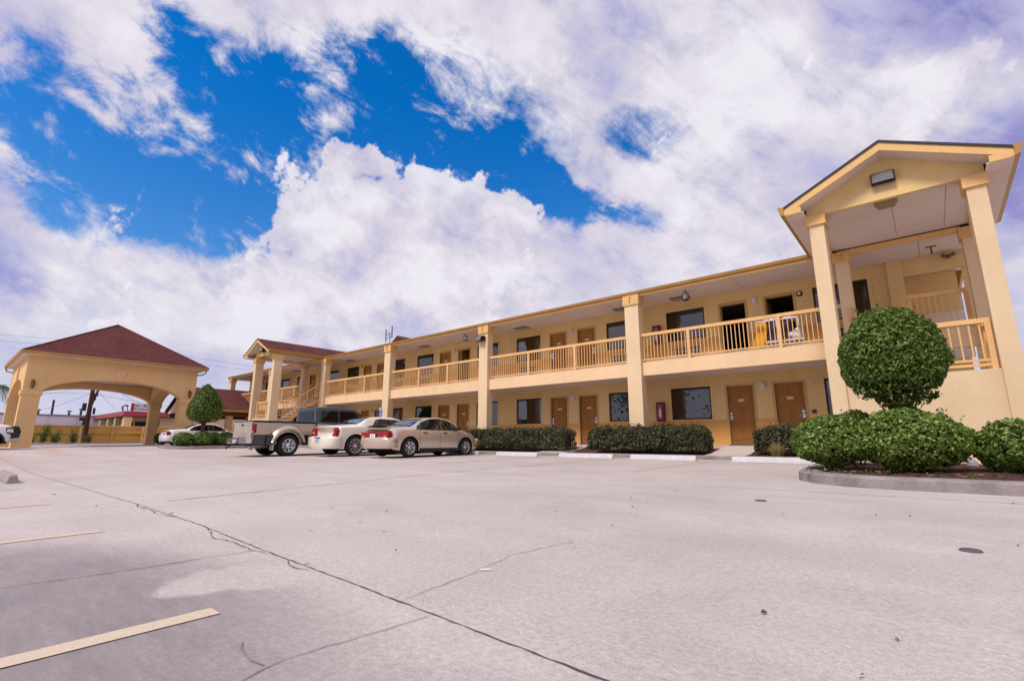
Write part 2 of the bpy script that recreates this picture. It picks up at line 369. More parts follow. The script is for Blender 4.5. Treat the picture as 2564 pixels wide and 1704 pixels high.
# ------------------------------------------------------------------ ground
def sst(x, a, b):
    t = min(1, max(0, (x-a)/(b-a))); return t*t*(3-2*t)
def gz(x, y): return -.72 + .0146*min(max(y, 0), 15.0) + .28*sst(-x, 19, 42)
def axis(lo, hi, near, far): 
    a = list(np.arange(near[0], near[1]+1e-6, near[2]))
    v = near[1]; st = near[2]
    while v < hi: st *= 1.35; v += st; a.append(v)
    v = near[0]; st = near[2]
    while v > lo: st *= 1.35; v -= st; a.insert(0, v)
    return a
xs = axis(-1500, 1500, (-66, 8, 1.0), 0); ys = axis(-1500, 1500, (-6, 20, .5), 0)
b = MB(); nx, ny = len(xs), len(ys)
b.add([(x, y, gz(x, y)) for y in ys for x in xs], [(j*nx+i, j*nx+i+1, (j+1)*nx+i+1, (j+1)*nx+i) for j in range(ny-1) for i in range(nx-1)], 0, True)
def concrete():
    m, g, b = newmat('lot_concrete'); b.inputs['Roughness'].default_value = .88; b.inputs['Specular IOR Level'].default_value = .3
    geo = m.node_tree.nodes.new('ShaderNodeNewGeometry').outputs['Position']
    x, y, z = g.sep(geo)
    w = g.noise(geo, 1.1, 5, .6); w2 = g.noise(geo, .25, 5, .6)
    warp = lambda sc_, n: g.m('MULTIPLY', g.m('SUBTRACT', n, .5), sc_)
    big = g.noise(geo, .16, 6, .62, .6); mid = g.noise(geo, .9, 6, .62, .4)
    trk = g.noise(g.comb(g.m('MULTIPLY', x, .22), g.m('MULTIPLY', y, 1.5), 0.), 1., 6, .6, .3)   # traffic streaks along the aisle
    brm = g.noise(g.comb(g.m('MULTIPLY', x, 9.), g.m('MULTIPLY', y, 75.), 0.), 1., 3, .6)         # broom finish
    fine_ = g.noise(geo, 42, 5, .72); grit = g.noise(geo, 170, 3, .7)
    f = total_(g, [(big, .26), (mid, .22), (trk, .16), (fine_, .22), (brm, .14)])
    c = g.mix(g.lin(f, .38, .60), (.375, .322, .310), (.565, .492, .474))
    # pinkish worn band out towards the canopy
    pk = g.m('MULTIPLY', g.ss(x, -5., -24.), g.ss(g.noise(g.comb(g.m('MULTIPLY', x, .12), g.m('MULTIPLY', y, .9), 3.), 1., 4, .5), .40, .68))
    c = g.mix(g.m('MULTIPLY', pk, .55), c, (.47, .315, .275))
    spk = g.m('MULTIPLY', g.lin(grit, .34, .66, .82, 1.18), g.lin(fine_, .34, .66, .90, 1.08))
    c = g.mul(c, g.comb(spk, spk, spk))
    # darker, smoother purple-grey patch over the nearest stall with a pale island in it
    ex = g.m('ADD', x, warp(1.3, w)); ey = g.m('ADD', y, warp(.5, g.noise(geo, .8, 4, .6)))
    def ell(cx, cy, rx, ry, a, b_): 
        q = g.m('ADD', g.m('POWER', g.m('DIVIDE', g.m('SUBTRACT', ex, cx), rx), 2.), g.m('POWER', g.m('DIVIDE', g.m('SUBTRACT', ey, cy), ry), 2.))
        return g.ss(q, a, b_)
    dark_patch = g.m('MAXIMUM', ell(-3.0, -.35, 2.6, 1.68, 1.25, .45), g.m('MULTIPLY', ell(-1.0, .55, 1.1, .75, 1.2, .2), .45))
    dry = ell(-2.95, 1.18, .42, .36, 1.15, .7)  # pale spot taken out of the dark patch
    dark_patch = g.m('MULTIPLY', dark_patch, g.m('SUBTRACT', 1., g.m('MULTIPLY', dry, .85)))
    dark_patch = g.m('MULTIPLY', dark_patch, g.lin(g.m('ADD', g.m('MULTIPLY', mid, .5), g.m('MULTIPLY', g.noise(g.comb(g.m('MULTIPLY', x, 2.5), g.m('MULTIPLY', y, 14.), 0.), 1., 5, .7), .5)), .36, .62, .62, 1.0))
    c = g.mix(g.m('MULTIPLY', dark_patch, .78), c, (.165, .135, .150))
    # dry leaf stains: small dark spots
    vr = m.node_tree.nodes.new('ShaderNodeTexVoronoi'); g.put(vr.inputs['Vector'], geo); vr.inputs['Scale'].default_value = 2.1
    sp = g.m('MULTIPLY', g.ss(vr.outputs['Distance'], .055, .03), g.m('GREATER_THAN', g.sep(vr.outputs['Color'])[0], .72))
    c = g.mix(g.m('MULTIPLY', sp, .65), c, (.10, .075, .07))
    g.put(b.inputs['Base Color'], c)
    g.put(b.inputs['Roughness'], g.lin(dark_patch, 0, 1, .9, .62))
    bn = m.node_tree.nodes.new('ShaderNodeBump'); bn.inputs['Strength'].default_value = .5; bn.inputs['Distance'].default_value = .004
    g.put(bn.inputs['Height'], g.m('ADD', g.m('ADD', g.m('MULTIPLY', grit, .7), g.m('MULTIPLY', fine_, .6)), g.m('MULTIPLY', brm, .25))); g.put(b.inputs['Normal'], bn.outputs[0])
    return m
def total_(g, lst):
    s = None
    for v, k in lst:
        t = g.m('MULTIPLY', v, k); s = t if s is None else g.m('ADD', s, t)
    return s
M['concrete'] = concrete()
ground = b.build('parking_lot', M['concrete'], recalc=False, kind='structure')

def strip(pts, w, dz=.004, jag=0., name='joint', m=None, kind='structure', taper=False):
    """a thin flat ribbon lying on the lot along pts"""
    mb = MB(); P_ = []
    for i in range(len(pts)-1):
        (x0, y0), (x1, y1) = pts[i], pts[i+1]; L = math.hypot(x1-x0, y1-y0); n = max(1, int(L/(.06 if jag else .5)))
        for k in range(n): t = k/n; P_.append((x0+(x1-x0)*t+random.uniform(-jag, jag), y0+(y1-y0)*t+random.uniform(-jag, jag)))
    P_.append(pts[-1]); vs = []
    for i, (x, y) in enumerate(P_):
        a = P_[max(0, i-1)]; c = P_[min(len(P_)-1, i+1)]; dx, dy = c[0]-a[0], c[1]-a[1]; l = math.hypot(dx, dy) or 1
        ww = w*(random.uniform(.35, 1.2) if jag else 1)/2
        if taper: ww *= max(.15, 1-abs(2*i/len(P_)-1)**3)
        for s_ in (-1, 1): X, Y = x - dy/l*ww*s_, y + dx/l*ww*s_; vs.append((X, Y, gz(X, Y)+dz))
    mb.add(vs, [(2*i, 2*i+1, 2*i+3, 2*i+2) for i in range(len(P_)-1)])
    return mb.build(name, m or M['crack'], kind=kind)
M['crack'] = mat('crack_dark', (.085, .065, .065), .95, .4, 20)
M['crackp'] = mat('crack_faint', (.24, .19, .19), .95, .3, 20)
def lineMat():
    m, g, b = newmat('worn_line_paint'); b.inputs['Roughness'].default_value = .8
    geo = m.node_tree.nodes.new('ShaderNodeNewGeometry').outputs['Position']
    n = g.noise(geo, 16, 6, .7); n2 = g.noise(geo, 2.2, 4, .6); n3 = g.noise(geo, 90, 3, .7)
    f = g.ss(g.m('ADD', g.m('ADD', g.m('MULTIPLY', n, .5), g.m('MULTIPLY', n2, .25)), g.m('MULTIPLY', n3, .25)), .60, .68)
    c = g.mix(g.lin(n3, .3, .7), (.52, .41, .30), (.66, .53, .41)); g.put(b.inputs['Base Color'], g.mix(f, c, (.34, .27, .26))); return m
M['paintline'] = lineMat()
strip([(-60, 2.0), (-27.4, 1.80), (-14.7, 1.55), (-9.0, 1.6), (-6.8, 1.62), (-4.9, 1.6), (-3.3, 1.52), (-1.9, 1.47), (-.4, 1.40), (9, 1.1)], .0085, .004, .004, 'joint')
strip([(-4.72, 1.60), (-4.50, 1.55), (-4.25, 1.49), (-4.08, 1.45), (-3.98, 1.50), (-3.7, 1.485), (-3.45, 1.48), (-3.25, 1.51)], .007, .006, .012, 'crack')
strip([(-3.04, 1.50), (-2.93, 1.455), (-2.80, 1.44), (-2.74, 1.475)], .006, .006, .004, 'crack')
strip([(-6.9, 1.62), (-6.6, 1.55), (-6.2, 1.59), (-5.9, 1.54), (-5.5, 1.60)], .010, .006, .010, 'crack')
strip([(-3.46, 1.48), (-3.50, 1.2), (-3.51, .94), (-3.55, .66), (-3.62, .30), (-3.6, -1.5)], .010, .004, .006, 'joint', M['crackp'])
strip([(-1.92, 1.46), (-1.94, 1.7), (-1.97, 2.0), (-2.08, 2.4), (-2.0, 3.0)], .0045, .004, .010, 'crack', M['crackp'])
strip([(-1.66, 1.44), (-1.70, 1.15), (-1.73, .88), (-1.69, .72), (-1.75, .3)], .005, .004, .008, 'crack', M['crackp'])
strip([(-1.99, .84), (-1.86, .80), (-1.74, .81)], .006, .004, .006, 'crack', M['crackp'])
strip([(-6.95, 1.9), (-7.2, 3.5), (-7.55, 5.9), (-7.9, 9.3), (-8.0, 14.9)], .028, .004, .010, 'joint', M['crackp'])
strip([(-15.5, 1.9), (-15.6, 8), (-15.7, 14.8)], .02, .004, .01, 'joint', M['crackp'])
strip([(-40, 7.4), (-20, 7.2), (-8, 7.3), (0.5, 7.35), (9, 7.3)], .016, .004, .008, 'joint', M['crackp'])
for x in (-2.42, -5.15, -7.75, -10.4, -13.1): strip([(x-.02, -4.5), (x, .90 if x > -4 else 1.0)], .105, .004, 0, 'parking_line', M['paintline'])
for x in (-4.75, -7.62, -10.48, -13.4, -16.3, -19.2): strip([(x, 9.2), (x, 14.4)], .10, .004, 0, 'parking_line', mat('faded_line', (.55, .42, .31), .9, .25, 8))

# fallen leaves and grit
lt = MB()
for k in range(30):
    x = -random.random()**1.4*13+1.2; y = random.uniform(1.0, 8.2); a = random.random()*6.28; l = random.uniform(.006, .022); z = gz(x, y)+.006
    lt.add([(x+l*math.cos(a), y+l*math.sin(a), z+.004), (x-l*.5*math.sin(a), y+l*.5*math.cos(a), z+.012), (x-l*math.cos(a), y-l*math.sin(a), z+.003), (x+l*.5*math.sin(a), y-l*.5*math.cos(a), z)], [(0,1,2,3)])
lt.build('fallen_leaves', mat('dry_leaf', (.13, .07, .045), .9, .5, 9), recalc=False, kind='stuff')['label'] = 'tiny dry leaves scattered over the concrete'
cg = MB(); cg.tube([(-1.98, 2.06, gz(-2,2)+.008), (-1.94, 2.10, gz(-2,2)+.008)], .005, 6); 
tag(cg.build('cigarette_end', M['white']), 'tiny white cigarette end lying left of the long crack', 'litter')
for (x, y, l_) in ((-1.55, 6.05, 'dark oval valve cover set in the concrete left of the island kerb'), (.08, 4.3, 'small dark valve cover in the open concrete at right')):
    q = MB(); q.lathe([(.0, .012), (.050, .012), (.058, .004), (.058, -.02)], (0,0,0), n=20)
    tag(q.build('valve_cover', mat('cast_iron', (.10, .085, .10), .7)), l_, 'valve cover', 'valve covers in the parking lot', (x, y, gz(x, y)))

# wheel stops
def wheel_stop(cx, y, L, label, m, grp='white wheel stops along the kerb'):
    q = MB(); h = .145
    prof = [(-.08, 0), (.08, 0), (.072, .06), (.05, h), (-.05, h), (-.072, .06)]
    vs = []; 
    for s_, i_ in ((-1, 0), (-1, 1), (1, 1), (1, 0)):
        for (a, c) in prof: vs.append((s_*(L/2-(0 if i_ == 0 else 0)-(.0 if i_ == 0 else .03)*1), a*(.8 if i_ == 0 else 1), c*(.85 if i_ == 0 else 1)))
    n = 6; fs = [tuple(range(n))[::-1], tuple(range(3*n, 4*n))]
    for r_ in range(3): fs += [(r_*n+k, r_*n+(k+1) % n, (r_+1)*n+(k+1) % n, (r_+1)*n+k) for k in range(n)]
    q.add(vs, fs); o = q.build('wheel_stop', m, bevel=.012)
    return tag(o, label, 'wheel stop', grp, (cx, y, gz(cx, y)))
wheel_stop(-3.22, 14.0, 1.95, 'white wheel stop nearest the planted island, partly behind its shrubs', M['stop'])
wheel_stop(-6.15, 14.0, 2.0, 'white wheel stop in front of the purple hedge by the fire cabinet', M['stop'])
wheel_stop(-8.78, 14.0, 2.05, 'white wheel stop before the concrete path between the two long hedges', M['stop'])
wheel_stop(-11.75, 14.05, 1.95, 'white wheel stop just right of the champagne sedan', M['stop'])
wheel_stop(-14.85, 14.25, 1.9, 'white wheel stop under the nose of the champagne sedan', M['stop'])
wheel_stop(-12.85, 1.0, 2.0, 'grey concrete wheel stop cut by the left edge of the photo', M['stopgrey'], 'grey wheel stops of the left stall row')

# kerb, planting bed and paths of the long building
def kerb_poly(outer, width, h, name='kerb', mt=None, closed=True, r=.025):
    """kerb following a closed outline on the lot; returns inner outline"""
    n = len(outer); inn = []
    for i in range(n):
        p0, p1, p2 = Vector(outer[i-1]), Vector(outer[i]), Vector(outer[(i+1) % n])
        d1 = (p1-p0).normalized(); d2 = (p2-p1).normalized(); nn = Vector((-(d1+d2).y, (d1+d2).x)).normalized()
        k = width/max(.4, nn.dot(Vector((-d1.y, d1.x)))); inn.append((p1.x+nn.x*k, p1.y+nn.y*k))
    def off(t): return [(o[0]+(i_[0]-o[0])*t, o[1]+(i_[1]-o[1])*t) for o, i_ in zip(outer, inn)]
    rings = [([*off(0)], -.05), (off(.03), h*.80), (off(.14), h*.95), (off(.32), h), (off(.85), h), (off(1), h-.02), (off(1), -.05)]
    q = MB(); vs = []
    for pl, hh in rings:
        for (x, y) in pl: vs.append((x, y, gz(x, y)+hh))
    fs = [(r_*n+k, r_*n+(k+1) % n, (r_+1)*n+(k+1) % n, (r_+1)*n+k) for r_ in range(len(rings)-1) for k in range(n)]
    q.add(vs, fs, 0, True); o = q.build(name, mt or M['kerb'], kind='structure')
    e_ = o.modifiers.new('split', 'EDGE_SPLIT'); e_.split_angle = R(50); return inn
def bed_poly(pl, h, name='planting_bed'):
    q = MB(); 
    cx = sum(p[0] for p in pl)/len(pl); cy = sum(p[1] for p in pl)/len(pl); n = len(pl); K_ = 7; vs = []
    for k in range(K_+1):
        t = k/K_
        for (x, y) in pl:
            X, Y = x+(cx-x)*t, y+(cy-y)*t; vs.append((X, Y, gz(X, Y)+h+ (.0 if k == 0 else random.uniform(-.01, .05)+.05*min(1, t*3))))
    q.add(vs, [(k*n+i, k*n+(i+1) % n, (k+1)*n+(i+1) % n, (k+1)*n+i) for k in range(K_) for i in range(n)], 0, True)
    return q.build(name, M['mulch'], kind='structure')
KY = 15.0
q = MB()    # long kerb
x0, x1 = -48, -2.2
seg = list(np.linspace(x0, x1, 60)); vs = []
for x in seg:
    z = gz(x, KY)
    for (dy, dz) in ((0, -.05), (0, .075), (.02, .105), (.05, .12), (.17, .12), (.17, -.05)): vs.append((x, KY+dy, z+dz))
q.add(vs, [(i*6+k, i*6+(k+1) % 6, (i+1)*6+(k+1) % 6, (i+1)*6+k) for i in range(len(seg)-1) for k in range(6)], 0, False)
q.build('kerb', M['kerb'], kind='structure')
WZ = -.11       # walkway level at the doors
def walkz(y): return gz(-8, KY)+.115 + (WZ-(gz(-8, KY)+.115))*sst(y, KY+.2, 17.6)
q = MB()
q.box(-48, 2.2, 17.25, 18.33, -.8, WZ); q.build('walkway', M['walk'], kind='structure')
paths = [(-5.32, -4.22), (-12.0, -10.6), (-13.2, -12.35)]
paths = [(-5.35, -4.2), (-11.75, -10.45), (-19.6, -18.4), (-27.3, -26.1)]
for a_, b_ in paths:
    q = MB(); ysn = [KY+.17, 15.8, 16.4, 17.0, 17.245]; vs = []
    for y in ysn:
        for x in (a_, b_): vs.append((x, y, walkz(y)+.004))
        for x in (a_, b_): vs.append((x, y, -.8))
    q.add(vs, [(i*4, i*4+1, i*4+5, i*4+4) for i in range(4)]+[(i*4+2, i*4, i*4+4, i*4+6) for i in range(4)]+[(i*4+1, i*4+3, i*4+7, i*4+5) for i in range(4)])
    q.build('path', M['walk'], kind='structure', recalc=False)
q = MB(); xs_ = list(np.linspace(-48, 2.0, 120)); ysn = [KY+.165, 15.5, 16, 16.5, 17.0, 17.26]
vs = [(x, y, min(walkz(y), WZ-.05)-.05+random.uniform(-.015, .03)) for y in ysn for x in xs_]; n = len(xs_)
q.add(vs, [(j*n+i, j*n+i+1, (j+1)*n+i+1, (j+1)*n+i) for j in range(5) for i in range(n-1)], 0, True)
q.build('planting_bed', M['mulch'], kind='structure')
# island by the near portico
def rounded(x0, x1, y0, y1, r, n=8):
    pts = []
    for (cx, cy, a0) in ((x1-r, y0+r, -90), (x1-r, y1-r, 0), (x0+r, y1-r, 90), (x0+r, y0+r, 180)):
        for k in range(n+1): a = R(a0+90*k/n); pts.append((cx+r*math.cos(a), cy+r*math.sin(a)))
    return pts
isl = rounded(-1.80, 4.2, 8.22, 12.75, 1.35)
inn = kerb_poly(isl, .30, .155); bed_poly(inn, .10)
q = MB(); q.box(-1.9, 4.2, 12.78, 13.32, -.9, -.40); q.build('walkway', M['walk'], kind='structure')
isl2 = rounded(-34.6, -30.75, 8.45, 13.0, 1.0)
inn2 = kerb_poly(isl2, .3, .15); bed_poly(inn2, .10)
q = MB(); q.box(-56.4, -56.1, -20, 30, -.6, gz(-56, 8)+.14); q.build('kerb', mat('violet_kerb', (.46, .40, .50), .9, .2), kind='structure')

# ================================================================== the long two-storey motel
YW, YF, YC = 18.33, 16.53, 16.38
Z0, Z1, ZS1, ZFL, ZS2 = WZ, 2.37, 2.37, 2.95, 5.43
XE, XR = -47.46, -.10
OFF = [0, -7.78, -15.6, -23.33, -30.7, -38.5]
motel = thing('motel_building', 'long two-storey cream and orange motel block with balcony walkway, square pillars and room doors', 'motel building', (-20, 18.33, 0))
def at(o, loc=None):    # children keep world coordinates: undo the parent's location
    return o
MO = Vector((-20, 18.33, 0))
class _W:
    pass
def mpart(mb, name, m, parent=None, **k):
    o = mb.build(name, m, None, **k); par = parent or motel
    o.parent = par
    base = Vector((0, 0, 0)); p = par
    while p: base += p.location; p = p.parent
    o.location = -base
    return o
def place(src, name, par, loc, first):
    """put one shared-mesh part at a world spot below par"""
    if first: o = src
    else: o = src.copy(); COL.objects.link(o)
    base = Vector((0, 0, 0)); p = par
    while p: base += p.location; p = p.parent
    o.parent = par; o.location = Vector(loc)-base
    return o

# openings: (x0, x1, z0, z1)
doors = []; wins = []
for k, o in enumerate(OFF):
    for fl, zf in ((0, 0.), (1, 3.02)):
        w1 = (-7.55+o, -6.05+o); w2 = (-2.47+o, -.98+o)
        if k == 4: w2 = (-33.48, -31.98)
        wins.append((k, fl, 'L', *w1)); wins.append((k, fl, 'R', *w2))
        doors.append((k, fl, 'L', -5.46+o, -4.60+o)); doors.append((k, fl, 'R', -3.92+o, -3.06+o))
def wz(fl): return (.83, 2.02) if fl == 0 else (3.86, 5.05)
def dz(fl): return (-.075, 1.965) if fl == 0 else (2.955, 4.98)
T = .22
holes = [(a, b_, *wz(fl)) for (_, fl, _, a, b_) in wins]+[(a, b_, *dz(fl)) for (_, fl, _, a, b_) in doors]
holes = [h for h in holes if h[0] > XE+.3]
wl = MB(); ex = sorted(set([XE, XR]+[h[0] for h in holes]+[h[1] for h in holes]))
for i in range(len(ex)-1):
    a, b_ = ex[i], ex[i+1]; hs = sorted([(h[2], h[3]) for h in holes if h[0] <= a+1e-6 and h[1] >= b_-1e-6])
    z = -.8
    for lo, hi in hs+[(5.60, 5.60)]:
        if lo > z: wl.box(a, b_, YW, YW+T, z, lo)
        z = hi
mpart(wl, 'wall', M['stucco'])
# wainscot band, 4 mm proud, both floors, broken by doors and under windows
wb = MB()
for fl, (za, zb) in ((0, (-.8, .80)), (1, (2.953, 3.835))):
    ds = sorted([(a, b_) for (_, f2, _, a, b_) in doors if f2 == fl and a > XE+.3]); x = XE+.002
    for a, b_ in ds+[(XR-.004, 0)]:
        if a-.075 > x: wb.box(x, a-.075 if b_ else a, YW-.006, YW+.01, za, zb)
        x = b_+.075
mpart(wb, 'wainscot', M['wains'])
sh = MB()       # rear, ends, floors
sh.box(XE, XR, 27.8, 28.0, -.8, 5.6); sh.box(XE, XE+.2, YW+T, 27.8, -.8, 5.6); sh.box(XR-.2, XR, YW+T, 27.8, -.8, 5.6)
mpart(sh, 'rear_wall', M['stucco'])
sh = MB(); sh.box(XE+.2, XR-.2, YW+T, 27.8, 2.45, 2.95); sh.box(XE+.2, XR-.2, YW+T, 27.8, 5.43, 5.55); sh.box(XE+.2, XR-.2, YW+T, 27.8, -.3, -.1)
for xw in [o-4.26 for o in OFF if o-4.26 > XE]+[o+.0 for o in OFF[1:]]: sh.box(xw-.08, xw+.08, YW+T, 27.8, -.1, 5.43)
mpart(sh, 'room_partition', mat('room_wall', (.30, .24, .18), .9))

# balcony
bal = MB(); bal.box(-46.9, 1.46, YF, YF+.16, 2.37, 2.85); bal.box(-46.9, -.11, YF+.16, YW, 2.45, 2.90)
bal.box(-46.9, -46.75, YF+.16, YW, 2.37, 2.85)
mpart(bal, 'balcony', M['band'])
bs = MB(); bs.box(-46.74, -.11, YF+.165, YW-.002, 2.40, 2.446); mpart(bs, 'soffit', M['soffit'])
bt = MB(); bt.box(-46.9, -.12, YF+.30, YW-.01, 2.903, 2.95); mpart(bt, 'balcony_deck', M['walk'])
# upper soffit, eave fascia, gutter, roof
so_ = MB(); so_.box(-47.3, 1.45, 16.50, 18.32, ZS2, ZS2+.03); so_.box(-.09, 1.45, 18.33, 20.6, ZS2, ZS2+.03)
mpart(so_, 'soffit', M['soffit'])
for i, x in enumerate(np.arange(-46, 1, 2.44)):
    q = MB(); q.box(x-.008, x+.008, 16.52, 18.3, ZS2-.004, ZS2-.0005); mpart(q, 'soffit_joint', mat('joint_strip', (.38, .30, .27), .8) if i == 0 else bpy.data.materials['joint_strip'])
segs = [(-47.3, -34.42), (-30.72, -2.12)]
fa = MB(); gu = MB()
for a, b_ in segs:
    fa.box(a, b_, 16.44, 16.49, 5.38, 5.55)
    gu.prism([(16.435, 5.445), (16.37, 5.475), (16.345, 5.565), (16.435, 5.565)], 'x', a, b_)
fa.box(-47.36, -47.3, 16.44, 28.3, 5.38, 5.55)
mpart(fa, 'fascia', M['trim']); mpart(gu, 'gutter', mat('gutter_paint', (.42, .22, .06), .4, .15, 2))
rf = MB(); SL = .30; ridgeY = 23.2; zr = 5.585+SL*(ridgeY-16.40)
rf.add([(-47.45, 16.40, 5.585), (1.5, 16.40, 5.585), (1.5, ridgeY, zr), (-42.0, ridgeY, zr), (-47.45, 28.5, 5.60), (1.5, 28.5, 5.60)],
       [(0, 1, 2, 3), (3, 2, 5, 4), (0, 3, 4)], 0)
for a, b_, c_3, d_ in ((0, 1, 1, 0),): pass
rf.box(-47.45, 1.5, 16.40, 16.44, 5.56, 5.583)
mpart(rf, 'roof', M['shingle'], recalc=False)
q = MB(); q.prism([(16.5, 5.47), (28.4, 5.47), (28.4, 5.58), (ridgeY, zr-.03), (16.5, 5.58)], 'x', 1.38, 1.45); mpart(q, 'gable_wall', M['stucco'])
# small cross gable on the rear slope
q = MB(); gx0, gx1, gy, gzp = -35.2, -31.6, 24.2, 8.75
q.prism([(gx0, 7.55), (gx1, 7.55), ((gx0+gx1)/2, gzp)], 'y', gy, gy+4.0); mpart(q, 'rear_gable', M['shingle'])

# ---- pillars
def pillar(x, w=.56, y=YC, dpt=.38, zb=-.75, cap=5.05, top=5.43, capo=.045, dn=True):
    q = MB(); q.box(x, x+w, y, y+dpt, zb, cap+.01); p = mpart(q, 'pillar', M['peach'], bevel=.008)
    q = MB(); q.box(x-capo, x+w+capo, y-capo, y+dpt+capo, cap, top-.002); c = mpart(q, 'pillar_cap', M['trim'], p, bevel=.006)
    if dn:      # little scupper outlet on the cap
        q = MB(); q.box(x+w*.42-.04, x+w*.42+.05, y-capo-.06, y-capo, top-.10, top-.01); q.box(x+w*.42-.02, x+w*.42+.03, y-capo-.045, y-capo, top-.26, top-.10)
        mpart(q, 'gutter_outlet', M['trim'], p)
    return p
for x in (-8.36, -16.06, -23.71, -30.91): pillar(x)
pillar(-38.9, .5); pillar(-46.84, .46)
pillar(-1.56, .32, YC, .38, cap=5.13); pillar(1.20, .32, YC, .38, cap=5.13, dn=False); pillar(-33.75, .42, YC, .38, cap=5.05)

# ---- doors
def door_src(up):
    q = MB(); q.box(0, .86, .075, .115, 0, 2.03)
    rows = [(.16, .62), (.74, 1.26), (1.40, 1.86)] if True else []
    for (a, b_) in rows:
        for (c, d) in ((.10, .395), (.465, .76)):
            q.prism([(c, a), (d, a), (d, b_), (c, b_)], 'y', .062, .076)
            q.prism([(c+.04, a+.04), (d-.04, a+.04), (d-.04, b_-.04), (c+.04, b_-.04)], 'y', .050, .063)
    return q.build('door', M['door'])
def frame_src():
    q = MB(); q.box(-.075, 0, -.018, .06, 0, 2.095); q.box(.86, .935, -.018, .06, 0, 2.095); q.box(0, .86, -.018, .06, 2.03, 2.095)
    return q.build('door_frame', M['doorframe'])
def handle_src(side):
    x = .075 if side == 'L' else .785; d = 1 if side == 'L' else -1
    q = MB(); q.box(x-.045, x+.045, .020, .055, .86, 1.00); q.box(x-.045, x+.045, .015, .055, 1.035, 1.10); q.tube([(x, .03, .95), (x, -.015, .95), (x+d*.11, -.02, .95)], .011, 8)
    q.lathe([(0, -.03), (.03, -.03), (.034, .0)], (x, .055, 1.135), 'y', 14)
    return q.build('door_handle', M['steel'])
dsrc = door_src(0); fsrc = frame_src(); hs = {'L': handle_src('L'), 'R': handle_src('R')}
q = MB(); q.box(.335, .535, .040, .0495, 1.48, 1.575); psrc = q.build('number_plate', M['plate'], bevel=.003)
q = MB(); q.box(-.08, .94, -.045, .075, -.035, .0); ssrc = q.build('door_sill', M['sill'])
first = {'d': True, 'f': True, 'L': True, 'R': True, 'p': True, 's': True}
OPEN = {(0, 1, 'L'), (0, 1, 'R'), (2, 1, 'R')}
for (k, fl, sd, a, b_) in doors:
    if a < XE+.3: continue
    z = dz(fl)[0]+.002; par = None
    f = place(fsrc, 'door_frame', motel, (a, YW, z), first['f']); first['f'] = False
    op = (k, fl, sd) in OPEN
    d = place(dsrc, 'door', motel, (a, YW, z), first['d']); first['d'] = False
    h = place(hs[sd], 'door_handle', d, (a, YW, z), first[sd]); first[sd] = False
    pl = place(psrc, 'number_plate', d, (a, YW, z), first['p']); first['p'] = False
    if op:      # swung open into the room, hinge on the frame's far side
        d.location.y += .14
        if sd == 'R': d.rotation_euler.z = R(86)
        else: d.rotation_euler.z = R(-86); d.location.x += .86*(1-math.cos(R(86))); d.location.y += .86*math.sin(R(86))
        d['label'] = 'room door standing open inwards'
    s = place(ssrc, 'door_sill', motel, (a, YW, z), first['s']); first['s'] = False
# ---- windows
def win_src():
    q = MB(); W_, H = 1.5, 1.19; t = .055
    q.box(0, W_, .03, .09, 0, t); q.box(0, W_, .03, .09, H-t*1.4, H); q.box(0, t, .03, .09, t, H-t*1.4); q.box(W_-t, W_, .03, .09, t, H-t*1.4)
    f = q.build('window', M['bronze'])
    q = MB(); q.box(t, W_-t, .055, .062, t, H-t*1.4); p = q.build('pane', M['glass']); return f, p
ws, wp = win_src(); fw_ = True
trimsrc = None
random.seed(5)
cover = {(0, 0, 'L'): ((.02, .42, 0), (.42, 1.45, 1)), (0, 1, 'L'): ((.03, .48, 0), (.5, 1.44, 1)), (1, 1, 'L'): ((.05, .35, 1), (1.18, 1.44, 1), (.36, 1.16, 0)), (1, 0, 'L'): ((.3, 1.44, 0),),
         (2, 1, 'L'): ((.05, .8, 1),), (3, 1, 'L'): (), (4, 1, 'L'): ((.05, 1.4, 1),), (5, 1, 'R'): ((.05, 1.4, 1),), (4, 1, 'R'): ((.05, 1.44, 1),), (0, 1, 'R'): ((.05, 1.0, 1), (1.02, 1.44, 0)), (1, 1, 'R'): ((.05, 1.44, 1),), (1, 0, 'R'): ((.05, 1.44, 0),)}
bl_cache = {}
for (k, fl, sd, a, b_) in wins:
    if a < XE+.3: continue
    z = wz(fl)[0]; w = place(ws, 'window', motel, (a, YW, z), fw_); place(wp, 'pane', w, (a, YW, z), fw_); fw_ = False
    # raised stucco surround
    if trimsrc is None:
        q = MB(); q.box(-.10, 1.60, -.022, .0, 1.20, 1.28); q.box(-.10, -.005, -.022, .0, -.0, 1.20); q.box(1.505, 1.60, -.022, .0, -.0, 1.20)
        trimsrc = q.build('window_surround', M['stucco']); place(trimsrc, '', motel, (a, YW, z), True)
    else: place(trimsrc, '', motel, (a, YW, z), False)
    cv = cover.get((k, fl, sd), ((.05, random.choice([.7, 1.44]), random.choice([0, 1])),))
    if cv not in bl_cache:
        q = MB()
        for (c0, c1, mi) in cv:
            n = int((c1-c0)/.085)
            for i in range(n):
                x = c0+i*.085; q.add([(x, .095, .06), (x+.076, .125, .06), (x+.076, .125, 1.1), (x, .095, 1.1)], [(0, 1, 2, 3)], mi)
        if not cv: q.add([(.06, .3, .06), (1.4, .3, .06), (1.4, .3, .07), (.06, .3, .07)], [(0, 1, 2, 3)], 0)
        o = q.build('blind', [M['blind'], M['blind2']], recalc=False); bl_cache[cv] = o; place(o, '', w, (a, YW, z), True)
    else: place(bl_cache[cv], '', w, (a, YW, z), False)
q = MB(); q.box(0, 1.06, -.09, 0, 0, .36); 
for r_ in range(2):
    for c in range(12):
        pass
ac = q.build('air_conditioner', M['grille'], bevel=.01)
q = MB()
